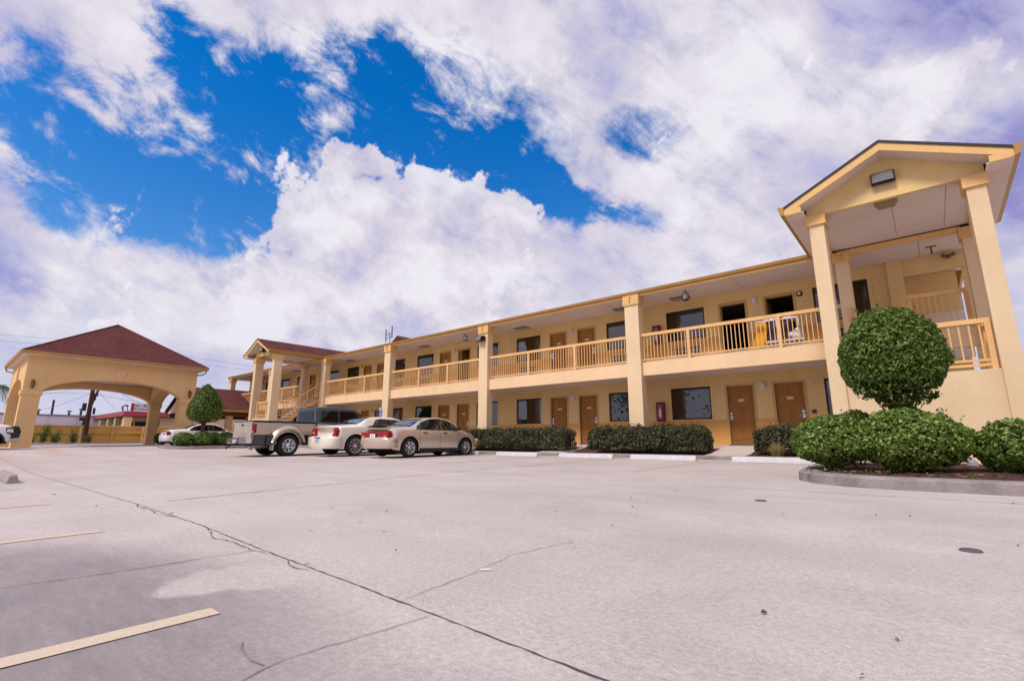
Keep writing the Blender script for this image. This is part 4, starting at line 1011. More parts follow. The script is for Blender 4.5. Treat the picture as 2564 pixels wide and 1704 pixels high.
def coach_lamp(loc, label):
    r_ = thing('coach_lamp', label, 'coach lamp', loc, 0, 'coach lamps on the canopy pillars')
    q = MB(); q.tube([(0, 0, .12), (.10, 0, .16), (.14, 0, .08)], .014, 6); q.box(0, .02, -.06, .06, .0, .22); q.lathe([(0, .18), (.04, .13), (.12, .06), (.11, .04)], (.15, 0, 0), n=6); q.lathe([(.085, -.22), (.04, -.27), (.0, -.34)], (.15, 0, 0), n=6)
    for k in range(6): a = R(60*k); q.tube([(.15+.10*math.cos(a), .10*math.sin(a), .05), (.15+.08*math.cos(a), .08*math.sin(a), -.22)], .008, 5)
    q.build('lamp_frame', mat('aged_brass', (.10, .06, .02), .4, metal=.6), r_)
    q = MB(); q.lathe([(.078, .04), (.062, -.2)], (.15, 0, 0), n=6); q.build('glass', mat('amber_lamp_glass', (.26, .17, .08), .2), r_)
coach_lamp((wx1, 3.32, 3.22), 'brass coach lamp above the left front pillar of the arched canopy'); coach_lamp((wx1, 11.2, 3.22), 'brass coach lamp above the right front pillar of the arched canopy, beside the clipped tree')

# ---- lobby roof linking the canopy to the long building
lob = thing('lobby_roof', 'low maroon gabled roof on square posts between the arched canopy and the long building', 'covered way', (-45, 16, gz(-45, 15)))
def lpart(mb, name, m, **k):
    o = mb.build(name, m, lob, **k); o.location = -lob.location; return o
ya, yb2 = 12.35, 21.5
q = MB()
q.add([(-45, ya, 4.26), (-41.3, ya, 2.46), (-41.3, yb2, 2.46), (-45, yb2, 4.26), (-48.7, ya, 2.46), (-48.7, yb2, 2.46), (-45, ya, 4.20), (-41.34, ya, 2.40), (-41.34, yb2, 2.40), (-45, yb2, 4.20), (-48.66, ya, 2.40), (-48.66, yb2, 2.40)],
      [(0, 1, 2, 3), (0, 3, 5, 4), (6, 9, 8, 7), (6, 10, 11, 9), (0, 6, 7, 1), (0, 4, 10, 6), (1, 7, 8, 2), (4, 5, 11, 10)]); lpart(q, 'roof', M['shingle'])
q = MB(); q.box(-41.36, -41.28, ya, yb2, 2.20, 2.42); q.box(-48.72, -48.64, ya, yb2, 2.20, 2.42); lpart(q, 'fascia', bpy.data.materials['ochre_gutter'])
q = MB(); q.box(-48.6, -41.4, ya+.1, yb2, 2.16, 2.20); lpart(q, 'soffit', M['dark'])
q = MB(); q.prism([(-48.3, 2.2), (-41.7, 2.2), (-45, 3.95)], 'y', ya+.12, ya+.2); lpart(q, 'gable_wall', M['soffit'])
q = MB(); q.box(-41.95, -41.70, ya+.25, yb2, 1.92, 2.158); q.box(-48.3, -48.05, ya+.25, yb2, 1.92, 2.158); lpart(q, 'beam', mat('brown_beam', (.20, .09, .03), .7))
for y in (14.72, 20.0):
    for x in (-42.1, -48.3): q = MB(); q.box(x, x+.42, y, y+.42, -.6, 1.918); lpart(q, 'post', M['canopy'])

# ---- perimeter wall
fen = thing('boundary_wall', 'low orange rendered boundary wall with pilasters behind the arched canopy', 'wall', (-60, 12, gz(-60, 12)))
def fpart(mb, name, m, par=None):
    o = mb.build(name, m, par or fen); o.location = -fen.location; return o
q = MB(); q.box(-60.25, -60.0, -26, 42, -.7, 1.32); fpart(q, 'wall_panel', M['fencewall'])
q = MB(); q.box(-60.32, -59.93, -26, 42, 1.322, 1.40); fpart(q, 'coping', M['canopy'])
q = MB(); q.box(-60.0, -59.96, -26, 42, .52, .60); fpart(q, 'band', mat('mid_rail_paint', (.40, .19, .024), .9, .2))  # mid rail of the wall in a deeper orange
for i, y in enumerate(np.arange(-24, 40, 2.35)):
    q = MB(); q.box(-60.0, -59.90, y-.09, y+.09, -.7, 1.318); fpart(q, 'pilaster', M['fencewall'] if i % 2 else M['canopy'])
q = MB(); q.box(-59.85, -59.7, 12.5, 15.8, .72, .86); 
tag(q.build('wall_pipe', mat('yellow_pipe', (.70, .40, .02), .5)), 'short yellow bar fixed along the orange boundary wall', 'pipe', None, (0, 0, 0))

# ---- buildings beyond the wall
def house(name, label, cat, loc): return thing(name, label, cat, loc)
h1 = house('warehouse', 'long low white warehouse beyond the boundary wall, left of the poles', 'warehouse', (-92, 2, 0))
def hp(par, mb, name, m, **k): o = mb.build(name, m, par, **k); o.location = -par.location; return o
mw = mat('white_cladding', (.62, .58, .66), .8, .10, .3)
q = MB(); q.box(-104, -92, -16, 16.5, -1.0, 3.32); hp(h1, q, 'wall', mw)
q = MB(); q.box(-104.2, -91.9, -16.1, 16.6, 3.322, 3.55); hp(h1, q, 'roof_edge', mat('brownish_edge', (.26, .17, .20), .8))
for y in np.arange(-14, 16, 3.0): q = MB(); q.box(-91.99, -91.93, y, y+.05, -.5, 3.3); hp(h1, q, 'seam', mat('panel_seam', (.48, .44, .52), .8) if y < -13 else bpy.data.materials['panel_seam'])
for y, s in ((9.3, .5), (12.6, .45), (13.9, .8)): q = MB(); q.tube([(-96, y, 3.5), (-96, y, 3.6+s)], .14, 8); q.lathe([(0, .2), (.3, .1), (.3, 0), (.1, -.05)], (-96, y, 3.7+s), n=10); hp(h1, q, 'roof_vent', M['cable'])
q = MB(); q.box(-91.8, -90.9, 12.6, 14.3, 1.35, 1.62); hp(h1, q, 'awning', mat('navy_awning', (.03, .03, .12), .6))
r_ = thing('chimney_stack', 'thin dark flue pole standing above the white warehouse roof', 'flue', (-95, 10.62, 3.5)); q = MB(); q.tube([(0, 0, 0), (.0, -.03, 2.2)], .13, 8); q.build('pipe', M['cable'], r_)
h2 = house('restaurant_building', 'single-storey tan restaurant with dark red mansard roof and roof sign, seen through the arch', 'restaurant', (-75, 15, 0))
q = MB(); q.box(-97, -76.3, 16.2, 23, -1, 3.0); hp(h2, q, 'wall', mat('tan_wall', (.42, .33, .17), .8, .15))
rr_ = mat('red_metal_roof', (.24, .022, .035), .55, .25, 1.2)
q = MB(); q.add([(-74.7, 14.7, 2.98), (-98, 14.7, 2.98), (-98, 15.0, 3.60), (-75.1, 15.0, 3.60), (-74.7, 23, 2.98), (-75.1, 23, 3.60), (-98, 23, 3.6)], [(0, 3, 2, 1), (0, 4, 5, 3), (3, 5, 6, 2)]); hp(h2, q, 'roof', rr_, recalc=False)
q = MB(); q.box(-98, -74.8, 14.8, 16.3, 2.90, 2.975); q.box(-76.4, -74.8, 16.301, 23, 2.90, 2.975); hp(h2, q, 'fascia', mat('dark_fascia', (.10, .03, .03), .7))
for i, x in enumerate((-78.9, -83.0, -87.6, -92.5)):
    q = MB(); q.box(x-.9, x, 14.9, 15.3, -1, 2.898); hp(h2, q, 'column', bpy.data.materials['tan_wall'])
q = MB(); q.box(-75.6, -75.0, 14.95, 15.75, -1, 2.898); hp(h2, q, 'column', M['stucco'])
for x in (-81.3, -85.6, -90.4): q = MB(); q.box(x-1.2, x, 16.1, 16.19, .2, 2.1); hp(h2, q, 'window', mw)
q = MB(); q.box(-78, -76.4, 16.1, 16.19, .2, 2.3); hp(h2, q, 'window', M['dark'])
q = MB(); q.box(-76.29, -76.1, 16.4, 19.0, .2, 2.35); hp(h2, q, 'window', M['dark'])
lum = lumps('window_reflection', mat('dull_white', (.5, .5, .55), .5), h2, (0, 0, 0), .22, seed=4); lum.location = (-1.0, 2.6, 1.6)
r_ = thing('roof_sign', 'white roof sign with a red end panel and two rows of small lettering', 'sign', (-75.6, 15.6, 3.62))
q = MB(); q.box(-.1, .1, 0, 2.35, .06, .98); q.build('sign_board', mat('sign_white', (.66, .62, .72), .5), r_)
q = MB(); q.box(-.11, .12, .0, .28, .02, .99); q.build('red_panel', mat('sign_red', (.50, .02, .024), .5), r_)
sb = mat('sign_blue_dark', (.04, .05, .22), .5)
def marks(y0, z0, n, h, w, m):      # rows of small letter-like strokes: the words cannot be read at this distance
    q = MB(); y = y0
    for k in range(n): ww = w*random.uniform(.7, 1.15); hh = h*(1.3 if k == 0 else random.uniform(.8, 1.05)); q.box(.10, .112, y, y+ww*.35, z0, z0+hh); q.box(.10, .112, y+ww*.35, y+ww, z0+hh*random.choice([0, .4, .75]), z0+hh*random.choice([.25, 1])+.02); y += ww*1.3
    q.build('lettering', m, r_)
marks(.38, .56, 4, .22, .13, sb); marks(1.22, .56, 5, .24, .13, sb); marks(.34, .20, 3, .18, .14, bpy.data.materials['sign_red']); marks(.92, .18, 6, .18, .13, sb)
q = MB(); q.add([(.112, 1.2, .82), (.112, 1.6, .95), (.112, 2.2, .96), (.112, 1.6, .88)], [(0, 1, 2, 3)]); q.build('swoosh', bpy.data.materials['sign_red'], r_, recalc=False)
q = MB(); q.tube([(-75.8, 14.9, 3.6), (-75.8, 14.75, 4.1), (-75.8, 15.1, 4.35), (-75.8, 15.35, 4.2)], .09, 8); q.tube([(-75.8, 15.2, 4.2), (-75.8, 15.35, 3.7)], .05, 6); hp(h2, q, 'roof_fan', M['cable'])
h3 = house('long_tan_building', 'long pale tan building with a dark red cornice behind the clipped tree', 'building', (-76, 26, 0))
q = MB(); q.box(-86, -76, 18.9, 40, -1, 3.15); hp(h3, q, 'wall', mat('pale_tan_wall', (.58, .43, .27), .8, .12, .4))
q = MB(); q.box(-86.1, -75.85, 18.85, 40.1, 3.152, 3.48); hp(h3, q, 'cornice', mat('cornice_red', (.13, .03, .045), .7))
for i, y in enumerate((21.2, 24.5, 28.0, 31.5)): q = MB(); q.box(-76.02, -75.94, y, y+.9, -.6, 1.6); hp(h3, q, 'window', M['cable'] if i % 2 else mat('dark_pane', (.10, .10, .12), .3))  # panes alternate between two dark greys

# ---- poles and wires
def pole(x, y, h, r, label, extra, lean=0):
    z = gz(x, y); r_ = thing('utility_pole', label, 'utility pole', (x, y, z), 0, 'utility poles behind the canopy')
    q = MB(); q.tube([(0, 0, 0), (0, lean*h, h)], [r, r*.72], 10); q.build('shaft', M['creosote'], r_)
    for (a, b_, c, d, e_, f_, nm) in extra: q = MB(); q.box(a, b_, c, d, e_, f_); q.build(nm, M['cable'], r_)
    return r_
pole(-59.3, 9.15, 9.3, .19, 'thick brown wooden utility pole with meter boxes rising behind the canopy arch', [(-.1, .1, -.55, -.26, 3.0, 3.7, 'meter_box'), (-.1, .1, .26, .42, 2.7, 3.3, 'meter_box'), (-.1, .1, -.6, -.26, 2.1, 2.4, 'meter_box'), (-.06, .06, -1.1, 1.1, 8.3, 8.45, 'crossarm')])
pole(-60.6, 8.68, 8.6, .11, 'thinner dark pole leaning beside the thick wooden utility pole', [(-.12, .12, .72, 1.12, 4.5, 4.75, 'insulator_bracket'), (-.1, .1, .7, 1.0, 4.1, 4.3, 'insulator_bracket')], .208)
def wire(pts, label, r=.022):
    q = MB(); P_ = []
    for i in range(len(pts)-1):
        a, b_ = Vector(pts[i]), Vector(pts[i+1]); n = 16; sag = (b_-a).length*.018
        for k in range(n+(i == len(pts)-2)): t = k/n; p = a.lerp(b_, t); p.z -= sag*4*t*(1-t); P_.append(p)
    q.tube(P_, r, 5, cap=False); return tag(q.build('overhead_wire', M['wire'], recalc=False), label, 'wire', 'overhead wires')
wire([(-60, -30, 9.7), (-59.3, 9.15, 9.15), (-59.3, 60, 9.6)], 'uppermost overhead wire crossing the sky left of the canopy roof', .012)
wire([(-60, -30, 9.1), (-59.3, 9.15, 8.6), (-59.3, 60, 9.0)], 'second overhead wire crossing the sky left of the canopy roof', .012)
wire([(-60, -30, 5.4), (-59.3, 9.15, 4.9), (-70, 30, 3.9)], 'overhead wire passing behind the top of the canopy arch at left', .015)
wire([(-60, -30, 4.9), (-59.3, 9.15, 4.3), (-72, 30, 3.8)], 'lower overhead wire behind the canopy pillar at left', .015)
wire([(-59.3, 9.15, 6.1), (-75, 18, 3.8)], 'steep service wire dropping from the thick pole to the red-roofed restaurant', .024)
wire([(-66.5, 10.45, 5.6), (-75.5, 14.0, 3.9)], 'short service wire dropping to the left end of the red-roofed restaurant', .018)
wire([(-59.3, 9.15, 4.4), (-92, 6.0, 3.6)], 'wire sagging from the thick pole to the white warehouse', .018)
wire([(-59.3, 9.15, 5.2), (-98, 3.0, 6.0)], 'thin wire sloping left from the thick pole under the canopy arch', .015)

# ================================================================== vegetation
def leaves(name, pts, nrm, size, m, parent=None, jit=.7, aspect=.55, kind=None, fold=.25):
    n = len(pts); rng = np.random.default_rng(len(pts)+int(size*1e4))
    nrm = nrm+rng.normal(0, jit, (n, 3)); nrm /= np.linalg.norm(nrm, axis=1)[:, None]+1e-9
    r = rng.normal(0, 1, (n, 3)); u = np.cross(nrm, r); u /= np.linalg.norm(u, axis=1)[:, None]+1e-9; v = np.cross(nrm, u)
    s = (size*rng.uniform(.6, 1.3, n))[:, None]
    V = np.empty((n, 4, 3)); V[:, 0] = pts-u*s; V[:, 1] = pts+v*s*aspect+nrm*s*fold; V[:, 2] = pts+u*s; V[:, 3] = pts-v*s*aspect+nrm*s*fold
    me = bpy.data.meshes.new(name); me.vertices.add(n*4); me.vertices.foreach_set('co', V.reshape(-1))
    idx = (np.arange(n)*4)[:, None]+np.array([0, 1, 2, 0, 2, 3]); me.loops.add(n*6); me.loops.foreach_set('vertex_index', idx.reshape(-1).astype(np.int32))
    me.polygons.add(n*2); me.polygons.foreach_set('loop_start', np.arange(0, n*6, 3, dtype=np.int32)); me.polygons.foreach_set('loop_total', np.full(n*2, 3, dtype=np.int32))
    me.update(calc_edges=True); me.materials.append(m)
    o = bpy.data.objects.new(name, me); COL.objects.link(o)
    if parent: o.parent = parent
    if kind: o['kind'] = kind
    return o
def shell(n, shape, rng, depth=.12, bump=.10, fr=2.6, seed=0, top=None):
    """points near the surface of a closed radial shape: shape(dir)->radius vector scale"""
    d = rng.normal(0, 1, (n, 3)); d /= np.linalg.norm(d, axis=1)[:, None]
    P_ = np.empty((n, 3))
    for i in range(n):
        q = d[i]; k = 1+bump*noise.noise(Vector(q*fr)+Vector((seed, 0, 0)))+bump*.5*noise.noise(Vector(q*fr*3)+Vector((seed, 9, 0)))
        P_[i] = q*k*(1-depth*rng.random()**1.6)
    return P_, d
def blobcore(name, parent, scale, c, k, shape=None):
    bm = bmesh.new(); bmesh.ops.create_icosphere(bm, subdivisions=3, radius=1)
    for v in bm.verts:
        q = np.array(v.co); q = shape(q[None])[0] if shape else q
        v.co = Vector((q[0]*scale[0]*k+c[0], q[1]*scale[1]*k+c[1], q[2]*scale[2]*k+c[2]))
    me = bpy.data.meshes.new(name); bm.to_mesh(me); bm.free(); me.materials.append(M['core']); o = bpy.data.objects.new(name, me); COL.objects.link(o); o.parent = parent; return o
def clipped(name, label, cat, x, y, w, h, zb, n, leaf, size, group=None, seed=0, shape=None, trunk=None, bump=.10, depth=.16, extra=0, wy=None, corek=.80, base=None, part='foliage', shoots=0, ragged=0.):
    """a clipped shrub or small tree: leaves over an uneven shell, a solid dark core inside, stems to the ground"""
    z0 = gz(x, y)+(base or 0); r_ = thing(name, label, cat, (x, y, z0), 0, group); rng = np.random.default_rng(seed+11)
    P_, d = shell(n, None, rng, depth, bump, seed=seed)
    if shape: P_ = shape(P_); 
    sc3 = np.array([w/2, (wy or w)/2, h/2]); c = np.array([0, 0, zb-z0+h/2])
    pts = P_*sc3+c; nn = d/sc3; nn /= np.linalg.norm(nn, axis=1)[:, None]; nn[:, 2] += .25
    ok = pts[:, 2] > .02; pts = pts[ok]; nn = nn[ok]
    if ragged:      # thin, drooping underside with gaps
        lo = (P_[ok][:, 2] < -.45); nz = np.array([noise.noise(Vector(p_)*6) for p_ in pts]); keep = ~(lo & (nz < ragged*.35) & (rng.random(len(pts)) < .8)); pts = pts[keep]; nn = nn[keep]
        lo = pts[:, 2] < (zb-z0+h*.22); pts[lo, 2] -= np.maximum(0, np.array([noise.noise(Vector(p_)*4+Vector((5, 0, 0))) for p_ in pts[lo]]))*.22
    if shoots:      # new shoots standing out of the clipped outline
        k = rng.integers(0, len(pts), shoots); k = k[nn[k][:, 2] > .15]; ex_ = []; en = []
        for i in k:
            L_ = rng.uniform(.04, .16); dr = nn[i]+rng.normal(0, .3, 3)+np.array([0, 0, .5]); dr /= np.linalg.norm(dr)
            for t in np.linspace(.3, 1, 4): ex_.append(pts[i]+dr*L_*t+rng.normal(0, .008, 3)); en.append(dr+rng.normal(0, .6, 3))
        if ex_: pts = np.vstack([pts, ex_]); nn = np.vstack([nn, en])
    leaves(part, pts, nn, size, leaf, r_, kind=None)
    blobcore('dark_core', r_, sc3, c, corek, shape)  # solid near-black core; the shade inside the foliage is put into its colour
    q = MB()
    if trunk:
        q.tube([(0, 0, -.05), (.01, .0, (zb-z0)*.5), (-.01, .01, zb-z0+h*.35)], [trunk*1.15, trunk, trunk*.8], 10)
        for k in range(5): a = k*1.3+seed; q.tube([(0, 0, (zb-z0)*.8), (w*.18*math.cos(a), w*.18*math.sin(a), zb-z0+h*.2), (w*.30*math.cos(a), w*.30*math.sin(a), zb-z0+h*.45)], [trunk*.5, trunk*.35, .01], 6)
        q.build('trunk', M['bark'], r_)
    else:
        for k in range(7):
            a = k*.9+seed; q.tube([(.04*math.cos(a), .04*math.sin(a), -.05), (w*.14*math.cos(a), w*.14*math.sin(a), (zb-z0)+h*.15), (w*.28*math.cos(a), w*.28*math.sin(a), (zb-z0)+h*.4)], [.016, .013, .006], 5)
        q.build('stems', M['bark'], r_)
    return r_
def squash(P_):     # flatter underside
    P_ = P_.copy(); P_[:, 2] = np.where(P_[:, 2] < 0, P_[:, 2]*.86, P_[:, 2]); return P_
clipped('topiary_tree', 'large round clipped tree on a short trunk in the near island', 'topiary tree', -.385, 10.55, 1.50, 1.80, .50, 21000, M['leafT'], .031, seed=1, trunk=.085, shape=squash, shoots=120, base=.12, part='crown', depth=.17, bump=.085, corek=.78, ragged=.45)
SG = 'rounded green shrubs of the near island'
clipped('shrub', 'rounded bright green shrub at the left tip of the near island', 'shrub', -1.33, 9.75, 1.14, .84, -.42, 9500, M['leaf'], .030, SG, 2, squash, shoots=40, base=.12, bump=.16)
clipped('shrub', 'broad green shrub in front of the round clipped tree trunk', 'shrub', -.29, 9.45, 1.40, .94, -.46, 12000, M['leaf'], .030, SG, 3, squash, shoots=40, base=.12, bump=.14)
clipped('shrub', 'green shrub cut by the right edge of the photo', 'shrub', .98, 9.7, 1.26, .80, -.48, 10000, M['leaf'], .030, SG, 4, squash, shoots=40, base=.12, bump=.16)
clipped('shrub', 'darker green shrub half hidden between the two left shrubs of the near island', 'shrub', -1.12, 11.2, 1.05, .98, -.40, 6000, M['leaf'], .030, SG, 5, squash, shoots=20, base=.12)
def cone(P_):
    P_ = P_.copy(); r_ = np.linalg.norm(P_, axis=1)+1e-9; dirs = P_/r_[:, None]; t = np.clip((dirs[:, 2]+1)/2, 0, 1)
    prof = np.interp(t, [0, .04, .12, .25, .45, .65, .82, .93, 1], [.15, .62, .90, 1.0, .93, .74, .47, .22, .02])
    h_ = np.sqrt(dirs[:, 0]**2+dirs[:, 1]**2)+1e-6
    return np.stack([dirs[:, 0]/h_*prof*r_, dirs[:, 1]/h_*prof*r_, (2*t-1)*np.minimum(r_, 1.06)], 1)
clipped('topiary_tree', 'smaller egg-shaped clipped tree with a pointed top in the far island', 'topiary tree', -31.9, 10.05, 1.82, 2.20, 1.04, 8000, M['leafT'], .05, seed=6, trunk=.10, shape=cone, shoots=60, base=.12, part='crown', bump=.07)
SG2 = 'rounded shrubs of the far island'
clipped('shrub', 'left rounded shrub of the far island, before the white parked car', 'shrub', -31.7, 9.1, .98, .80, -.33, 3200, M['leaf'], .05, SG2, 7, squash, base=.12)
clipped('shrub', 'middle rounded shrub of the far island under the egg-shaped tree', 'shrub', -31.7, 10.03, 1.15, .86, -.33, 3600, M['leaf'], .05, SG2, 8, squash, base=.12)
clipped('shrub', 'right rounded shrub of the far island next to the pickup', 'shrub', -31.7, 11.3, 1.15, .84, -.33, 3600, M['leaf'], .05, SG2, 9, squash, base=.12)
clipped('shrub', 'small shrub set back behind the other shrubs of the far island', 'shrub', -33.0, 11.0, .9, .84, -.30, 2600, M['leaf'], .05, SG2, 10, squash, base=.12)
clipped('shrub', 'dark low bush beside the canopy pillar left of the white parked car', 'shrub', -43.6, 11.15, 1.0, .95, -.30, 2200, M['leafT'], .06, None, 12, squash)
# purple hedges
def hedge(x0, x1, y0, y1, zb, zt, n, label, seed, grp='clipped purple hedges along the building'):
    xc, yc = (x0+x1)/2, (y0+y1)/2; z0 = min(walkz(yc), WZ)-.10; r_ = thing('hedge', label, 'hedge', (xc, yc, z0), 0, grp); rng = np.random.default_rng(seed)
    L_, D_, H_ = (x1-x0), (y1-y0), zt-zb; pts = []; nn = []
    A = [L_*H_, L_*H_*.4, L_*D_, D_*H_, D_*H_]; pr = np.array(A)/sum(A); f = rng.choice(5, n, p=pr); a, b_ = rng.random(n), rng.random(n); dep = rng.random(n)**2*.16
    X = np.where(f <= 2, x0+a*L_, np.where(f == 3, x0+dep, x1-dep)); Y = np.where(f == 0, y0+dep, np.where(f == 1, y1-dep, y0+b_*D_)); Z = np.where(f == 2, zt-dep, zb+b_*H_)
    Z = np.where(f >= 3, zb+a*H_, Z)
    NX = np.where(f == 3, -1., np.where(f == 4, 1., 0.)); NY = np.where(f == 0, -1., np.where(f == 1, 1., 0.)); NZ = np.where(f == 2, 1., .25)
    P_ = np.stack([X, Y, Z], 1); Nn = np.stack([NX, NY, NZ], 1)
    for i in range(n):
        k = noise.noise(Vector((P_[i][0]*1.7, P_[i][1]*1.7, P_[i][2]*2.2+seed)))*.13+noise.noise(Vector(P_[i]*5.5))*.07
        P_[i] += Nn[i]*k
        e = min(P_[i][0]-x0, x1-P_[i][0])
        if e < .45: P_[i][2] = zb+(P_[i][2]-zb)*(1-.20*(1-e/.45)**2)
        if P_[i][2] < zb+.25: P_[i][1] += .12*(1-(P_[i][2]-zb)/.25)*(1 if Nn[i][1] < 0 else -1)
    m_ = 1200; tk = rng.integers(0, n, m_); tk = tk[f[tk] == 2]; ex_ = P_[tk]+np.stack([rng.normal(0, .03, len(tk)), rng.normal(0, .03, len(tk)), rng.uniform(.02, .13, len(tk))], 1)
    P_ = np.vstack([P_, ex_]); Nn = np.vstack([Nn, Nn[tk]])
    leaves('foliage', P_-np.array([xc, yc, z0]), Nn, .040, M['leafP'], r_, .8, .5)
    q = MB(); q.box(x0+.16-xc, x1-.16-xc, y0+.14-yc, y1-.14-yc, zb+.10-z0, zt-.14-z0); q.build('dark_core', M['core'], r_)  # solid block coloured near-black for the shade inside the hedge
    q = MB()
    for k in range(int(L_/.35)): X_ = x0+.2+k*.35-xc; q.tube([(X_, 0, -.03), (X_+.05, -.08, zb-z0+.2), (X_-.06, .05, zb-z0+.4)], .012, 5)
    q.build('stems', M['bark'], r_); return r_
hedge(-9.55, -5.45, 15.45, 16.30, -.26, .50, 16000, 'purple-green clipped hedge in front of the nearest pillar and window', 21)
hedge(-16.1, -10.6, 15.45, 16.30, -.27, .50, 15000, 'long purple-green clipped hedge just right of the champagne sedan', 22)
hedge(-25.9, -19.9, 15.45, 16.30, -.27, .50, 8000, 'purple-green clipped hedge behind the parked pickup and cars', 23)
hedge(-4.05, -2.75, 15.6, 16.25, -.25, .42, 5000, 'small ragged purple shrub between the nearest door path and the near island', 24)
r_ = thing('grass_tuft', 'tan and green ornamental grass tuft in front of the ragged purple shrub', 'ornamental grass', (-3.42, 15.42, walkz(15.4)-.06))
rng = np.random.default_rng(3); V = []; F = []
for k in range(420):
    a = rng.uniform(0, 6.28); l = rng.uniform(.22, .46); sp = rng.uniform(.08, .34); o_ = rng.normal(0, .05, 2); w_ = .006; px, py = -math.sin(a)*w_, math.cos(a)*w_; i0 = len(V)
    for t in (0, .45, .8, 1):
        rr = sp*t*t*1.1+.02; zz = l*(t*1.25-.55*t*t*(sp/.3)); V += [(o_[0]+rr*math.cos(a)-px*(1-t*.8), o_[1]+rr*math.sin(a)-py*(1-t*.8), zz), (o_[0]+rr*math.cos(a)+px*(1-t*.8), o_[1]+rr*math.sin(a)+py*(1-t*.8), zz)]
    F += [(i0+2*j, i0+2*j+1, i0+2*j+3, i0+2*j+2) for j in range(3)]
q = MB(); q.add(V, F); q.build('blades', M['leafY'], r_, recalc=False)
# weeds at the foot of the island kerb
rng = np.random.default_rng(8); pts = []
for (x, y) in ((-1.35, 8.75), (-1.15, 8.8), (-.75, 8.72), (-.55, 8.7), (-.1, 8.72), (.9, 8.75), (1.2, 8.8), (-1.6, 9.3), (.3, 8.7)):
    for k in range(26): pts.append((x+rng.normal(0, .04), y+rng.normal(0, .024), gz(x, y)+.12+rng.uniform(0, .10)))
leaves('weeds', np.array(pts), np.tile([0, 0, 1.], (len(pts), 1)), .020, M['leafB'], None, .8, .5, kind='stuff')['label'] = 'small bright weeds along the inside of the island kerb'
ch = MB(); rng = np.random.default_rng(9)
for k in range(900):
    x = rng.uniform(-1.75, 3.6); y = rng.uniform(8.6, 12.3); z = gz(x, y)+.15+rng.uniform(0, .03); a = rng.uniform(0, 6.28); l = rng.uniform(.015, .045); w_ = l*.35
    c, s_ = math.cos(a), math.sin(a); ch.add([(x-c*l-s_*w_, y-s_*l+c*w_, z), (x-c*l+s_*w_, y-s_*l-c*w_, z+.01), (x+c*l+s_*w_, y+s_*l-c*w_, z+rng.uniform(0, .02)), (x+c*l-s_*w_, y+s_*l+c*w_, z+.006)], [(0, 1, 2, 3)], int(rng.integers(0, 2)))
ch.build('bark_chips', [mat('bark_chip_red', (.17, .06, .045), .9), mat('bark_chip_pale', (.25, .15, .12), .9)], recalc=False, kind='stuff')['label'] = 'loose bark chips covering the island bed'
r_ = thing('island_light', 'small grey dome garden light between the shrubs of the near island', 'garden light', (.42, 11.2, gz(.4, 11)+.14)); q = MB(); q.lathe([(.0, .17), (.05, .15), (.075, .10), (.08, .0)], (0, 0, 0), n=14); q.build('dome', mat('grey_dome', (.30, .29, .33), .4), r_)
# wild bushes by the boundary wall
def wild(x, y, h, w, label, n, seed):
    z0 = gz(x, y); r_ = thing('wild_bush', label, 'bush', (x, y, z0), 0, 'wild bushes along the boundary wall'); rng = np.random.default_rng(seed); P_ = []; q = MB()
    for k in range(12):
        a = rng.uniform(0, 6.28); sp = rng.uniform(.1, w/2); hh = h*rng.uniform(.45, 1); tip = np.array([sp*math.cos(a), sp*math.sin(a), hh]); q.tube([(0, 0, 0), tuple(tip*.6*np.array([.7, .7, 1.])), tuple(tip)], [.02, .014, .004], 5)
        for j in range(n//12): t = rng.uniform(.2, 1); P_.append(tip*np.array([t*.9, t*.9, t])+rng.normal(0, .10, 3))
    q.build('stems', M['bark'], r_); P_ = np.array(P_); P_[:, 2] = np.abs(P_[:, 2]); leaves('foliage', P_, np.tile([0, 0, 1.], (len(P_), 1)), .085, M['leafB'], r_, .9, .35)
wild(-57.6, 5.45, 1.3, 1.2, 'bushy weed at the left end of the wall seen under the canopy', 500, 1); wild(-57.4, 6.2, 1.9, 1.0, 'tallest wild bush of the row under the canopy arch', 600, 2)
wild(-57.4, 6.95, 1.3, 1.1, 'wild bush right of the tallest one under the arch', 500, 3); wild(-57.4, 8.1, 1.35, .8, 'separate bright bush left of the thick utility pole', 420, 4)
wild(-57.8, 9.2, 1.05, .6, 'climbing weed at the foot of the thick utility pole', 320, 5); wild(-56.9, 3.7, 1.8, 1.3, 'thorny bush in front of the left canopy pillar gap', 380, 6)
wild(-40.6, 17.0, 1.9, 1.6, 'large leafy bush beside the posts of the covered way', 700, 7); wild(-38.6, 2.3, 1.5, .6, 'spiky dead weed at the left canopy pillar behind the parked car', 160, 8)
